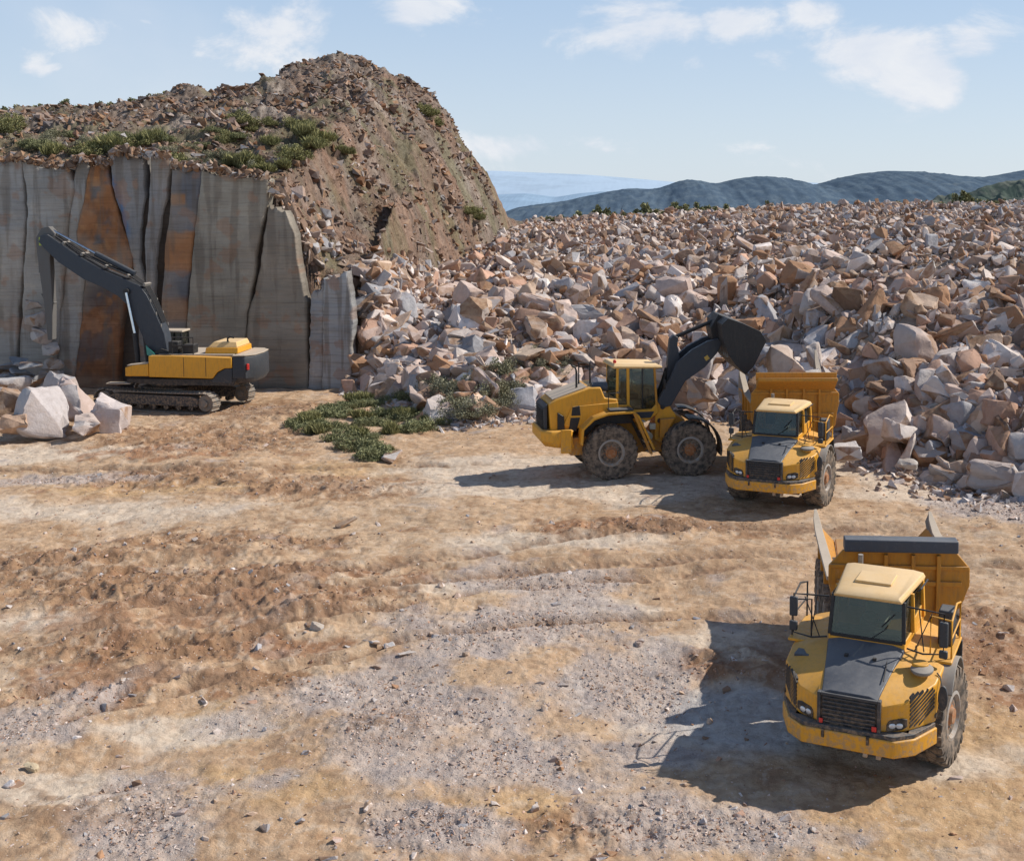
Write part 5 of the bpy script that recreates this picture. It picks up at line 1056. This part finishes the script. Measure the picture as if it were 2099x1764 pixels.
    MB().loft([[(x*1.0, y*.99, z) for x, y in cp] for z in (3.03, 3.09)]).build('counterweight_top', PALE, rt, .02)
    MB().box(-3.98, -3.84, 1.47, 1.60, 2.3, 2.62, rot=('Z', R(-42))).build('reflector', REDP, rt, .01)
    # hand rails, boxes and cab on the far side
    MB().tube([(.25, 1.35, 3.1), (.25, 1.35, 4.0), (-.9, 1.35, 4.0), (-.9, 1.35, 3.1)], .035, 8).tube([(.25, 1.35, 3.55), (-.9, 1.35, 3.55)], .028, 8).tube([(-.3, 1.35, 3.1), (-.3, 1.35, 4.0)], .028, 8).build('handrail', BLK, rt, 0)
    MB().box(.0, .55, .55, 1.15, 3.1, 3.75).box(-.85, -.25, .5, 1.2, 3.1, 3.6).build('service_box', BLK, rt, .04)
    cb = MB().box(.55, 2.35, -1.80, -.75, 1.85, 2.85).build('cab', YEL, rt, .03)
    MB().box(.62, 2.30, -1.76, -.79, 2.86, 4.0).build('cab_window', GLASS, cb, .03)
    for x in (.6, 1.4, 2.3):
        for y in (-1.78, -.77): MB().box(x-.05, x+.05, y-.04, y+.04, 2.85, 4.02).build('pillar', BLK, cb, .01)
    MB().box(.5, 2.4, -1.85, -.70, 4.03, 4.15).build('roof', PALE, cb, .04)
    MB().xz([(1.45, 2.72), (1.95, 2.95), (2.0, 3.5), (1.45, 2.95)], .62, .66).build('glass_guard', TEAL, rt, .01)
    # boom
    prof = [(1.35, 2.85), (1.95, 3.1), (2.34, 4.1), (2.95, 5.55), (3.55, 6.15), (4.4, 6.62), (5.4, 7.05), (6.8, 8.0), (7.55, 8.75), (7.85, 9.1), (7.72, 9.45), (7.35, 9.52), (6.6, 9.0), (5.6, 8.3), (4.3, 7.55), (3.1, 7.05), (2.35, 6.75), (1.95, 6.2), (1.5, 5.2), (1.05, 4.1), (.9, 3.0)]
    bm_ = MB().xz(prof, -.42, .42).build('boom', BOOM, rt, .03)
    for y in (.44, -.56): MB().xz([(1.0, 1.9), (.75, 3.15), (1.2, 3.3), (1.9, 3.0), (2.1, 1.9)], y, y+.12).build('boom_foot_bracket', BLK, rt, .02)
    b = MB()
    for y in (-.28, -.16, -.05, .07, .19, .30): b.tube([(1.2, y, 4.7), (1.62, y, 5.75), (2.1, y, 6.7), (2.9, y, 7.25), (4.2, y, 7.8), (5.5, y, 8.45), (6.5, y, 9.1), (7.0, y, 9.42)], .035, 6)
    b.build('hydraulic_hoses', BLK, bm_, 0)
    for x, z in ((2.1, 6.72), (3.0, 7.2), (4.2, 7.72), (5.5, 8.38), (6.5, 8.98)): MB().box(x-.06, x+.06, -.40, .40, z-.04, z+.14, rot=('Y', R(-28))).build('hose_clamp', GREYM, bm_, .01)
    cy = MB().tube([(2.75, 0, 7.35), (4.9, 0, 8.45)], .15, 14).build('stick_cylinder', BOOM, rt, 0); MB().tube([(4.9, 0, 8.45), (7.25, 0, 9.72)], .075, 10).build('cylinder_rod', CHROME, cy, 0)
    for sd in (-1, 1):
        c2 = MB().tube([(2.45, sd*.62, 2.25), (2.60, sd*.62, 4.15)], .13, 14).build('boom_cylinder', BLK, rt, 0); MB().tube([(2.60, sd*.62, 4.15), (3.02, sd*.56, 6.35)], .07, 10).build('cylinder_rod', CHROME, c2, 0)
        MB().lathe([(.17, -.07), (.17, .07)], (3.03, sd*.5, 6.4), 18).build('pivot_pin', BLK, bm_, .01)
        for x, z in ((1.2, 4.55), (1.45, 5.2), (1.75, 5.9)): MB().box(x-.03, x+.03, sd*.44-.04, sd*.44+.04, z-.08, z+.08).build('boom_fitting', GREYM, bm_, .01)
    # arm hanging from the boom tip
    MB().xz([(7.0, 9.55), (7.35, 9.95), (7.75, 9.85), (8.1, 9.3), (8.05, 8.4), (7.78, 5.6), (7.66, 3.7), (7.40, 3.7), (7.30, 5.6), (7.35, 8.2), (7.2, 9.0)], -.24, .24).build('arm', ARMM, rt, .03)
    MB().xz([(7.62, 8.9), (7.62, 9.35), (7.90, 9.35), (7.90, 8.9)], .262, .275).build('lime_sticker', LIME, rt, .05)
    c3 = MB().tube([(8.0, 0, 8.9), (8.0, 0, 7.4)], .11, 12).build('bucket_cylinder', ARMM, rt, 0); MB().tube([(8.0, 0, 7.4), (7.85, 0, 6.2)], .055, 8).build('cylinder_rod', CHROME, c3, 0)
    MB().xz([(7.25, 5.75), (7.95, 6.25), (7.8, 5.9), (7.45, 5.45)], -.2, .2).build('bucket_linkage', ARMM, rt, .02)
    MB.D = None
    return rt
ex = excavator((-24.1, 64.3), 165)

# ------------------------------------------------------------------ sun and sky
sd = Vector((1.10, .32, 1.0)).normalized()            # towards the sun
elev = math.asin(sd.z); azim = math.atan2(sd.x, sd.y)
L = bpy.data.lights.new('sun', 'SUN'); L.energy = 5.0; L.angle = R(.53); L.color = (1, .945, .86)
lo = bpy.data.objects.new('sun', L); col.objects.link(lo); lo.rotation_euler = sd.to_track_quat('Z', 'Y').to_euler()
w = bpy.data.worlds.new('World'); sc.world = w; w.use_nodes = True; nt = w.node_tree; n = N(nt); bg = nt.nodes['Background']
sky = n.n('ShaderNodeTexSky'); sky.sky_type = 'NISHITA'; sky.sun_disc = False; sky.sun_elevation = elev; sky.sun_rotation = azim
sky.air_density = 1.0; sky.dust_density = .6; sky.ozone_density = 2.0; sky.altitude = 300
tc = n.n('ShaderNodeTexCoord').outputs['Generated']; sp = n.n('ShaderNodeSeparateXYZ'); n.l(tc, sp.inputs[0])
ay = n.math('MAXIMUM', n.math('ABSOLUTE', sp.outputs[1]), .05)
ax = n.math('DIVIDE', sp.outputs[0], ay); az = n.math('DIVIDE', sp.outputs[2], ay)
cv = n.n('ShaderNodeCombineXYZ'); n.l(ax, cv.inputs[0]); n.l(n.math('MULTIPLY', az, 1.7), cv.inputs[1])
nz = n.noise(cv.outputs[0], 9.0, 12, .62, .35); nf = n.noise(cv.outputs[0], 2.2, 5, .55, .3)
CL = [(1340, 55, 160, 55, 1.0), (1490, 45, 85, 42, 1.0), (1670, 25, 60, 34, .8), (1790, 105, 110, 55, 1.1), (1890, 150, 95, 75, 1.1), (1990, 95, 70, 45, .9), (850, 22, 80, 38, 1.0), (570, 60, 150, 60, .75), (480, 100, 130, 45, .65), (200, 60, 190, 50, .55), (640, 30, 60, 50, .7), (80, 140, 60, 22, .7), (1430, 130, 45, 22, .7), (1575, 125, 55, 28, .8), (1080, 300, 220, 24, .7), (1500, 330, 420, 38, .35), (1720, 215, 130, 14, .45), (300, 45, 30, 14, .7), (1850, 190, 60, 26, .8), (2050, 215, 200, 16, .35), (-200, 100, 300, 70, .6), (2400, 100, 250, 80, .7)]
tot = None
for px_, py_, rx, ry, s_ in CL:
    t = (py_-CY)/F; dy = CP-t*SP; X0 = (px_-CX)/F/dy; Z0 = (-SP-t*CP)/dy
    dx = n.math('MULTIPLY', n.math('SUBTRACT', ax, X0), F/rx*.82); dz = n.math('MULTIPLY', n.math('SUBTRACT', az, Z0), F/ry*.82)
    e = n.math('POWER', 2.718, n.math('MULTIPLY', n.math('ADD', n.math('MULTIPLY', dx, dx), n.math('MULTIPLY', dz, dz)), -1.0)); e = n.math('MULTIPLY', e, s_)
    tot = e if tot is None else n.math('MAXIMUM', tot, e)
dens = n.math('ADD', n.math('MULTIPLY', tot, .50), n.math('MULTIPLY', n.math('SUBTRACT', nz, .5), 1.6))
dens = n.ramp(dens, .17, .47, 0, .85)
soft = n.math('MULTIPLY', n.ramp(nf, .48, .75), .30)
dens = n.math('MAXIMUM', dens, soft)
dens = n.math('MULTIPLY', dens, n.ramp(sp.outputs[2], .0, .03))
hz_ = n.mix(n.ramp(sp.outputs[2], 0., .24), (6.9, 7.9, 9.0), (4.5, 6.2, 8.6))
hz_ = n.mix(n.ramp(sp.outputs[2], .22, .65), hz_, (.75, 1.3, 2.6))
skyc = n.mix(.78, sky.outputs[0], hz_)
cc = n.mix(n.ramp(nz, .4, .75), (7.6, 8.0, 8.8), (9.2, 9.2, 9.3))
n.l(n.mix(dens, skyc, cc), bg.inputs['Color']); bg.inputs['Strength'].default_value = .10
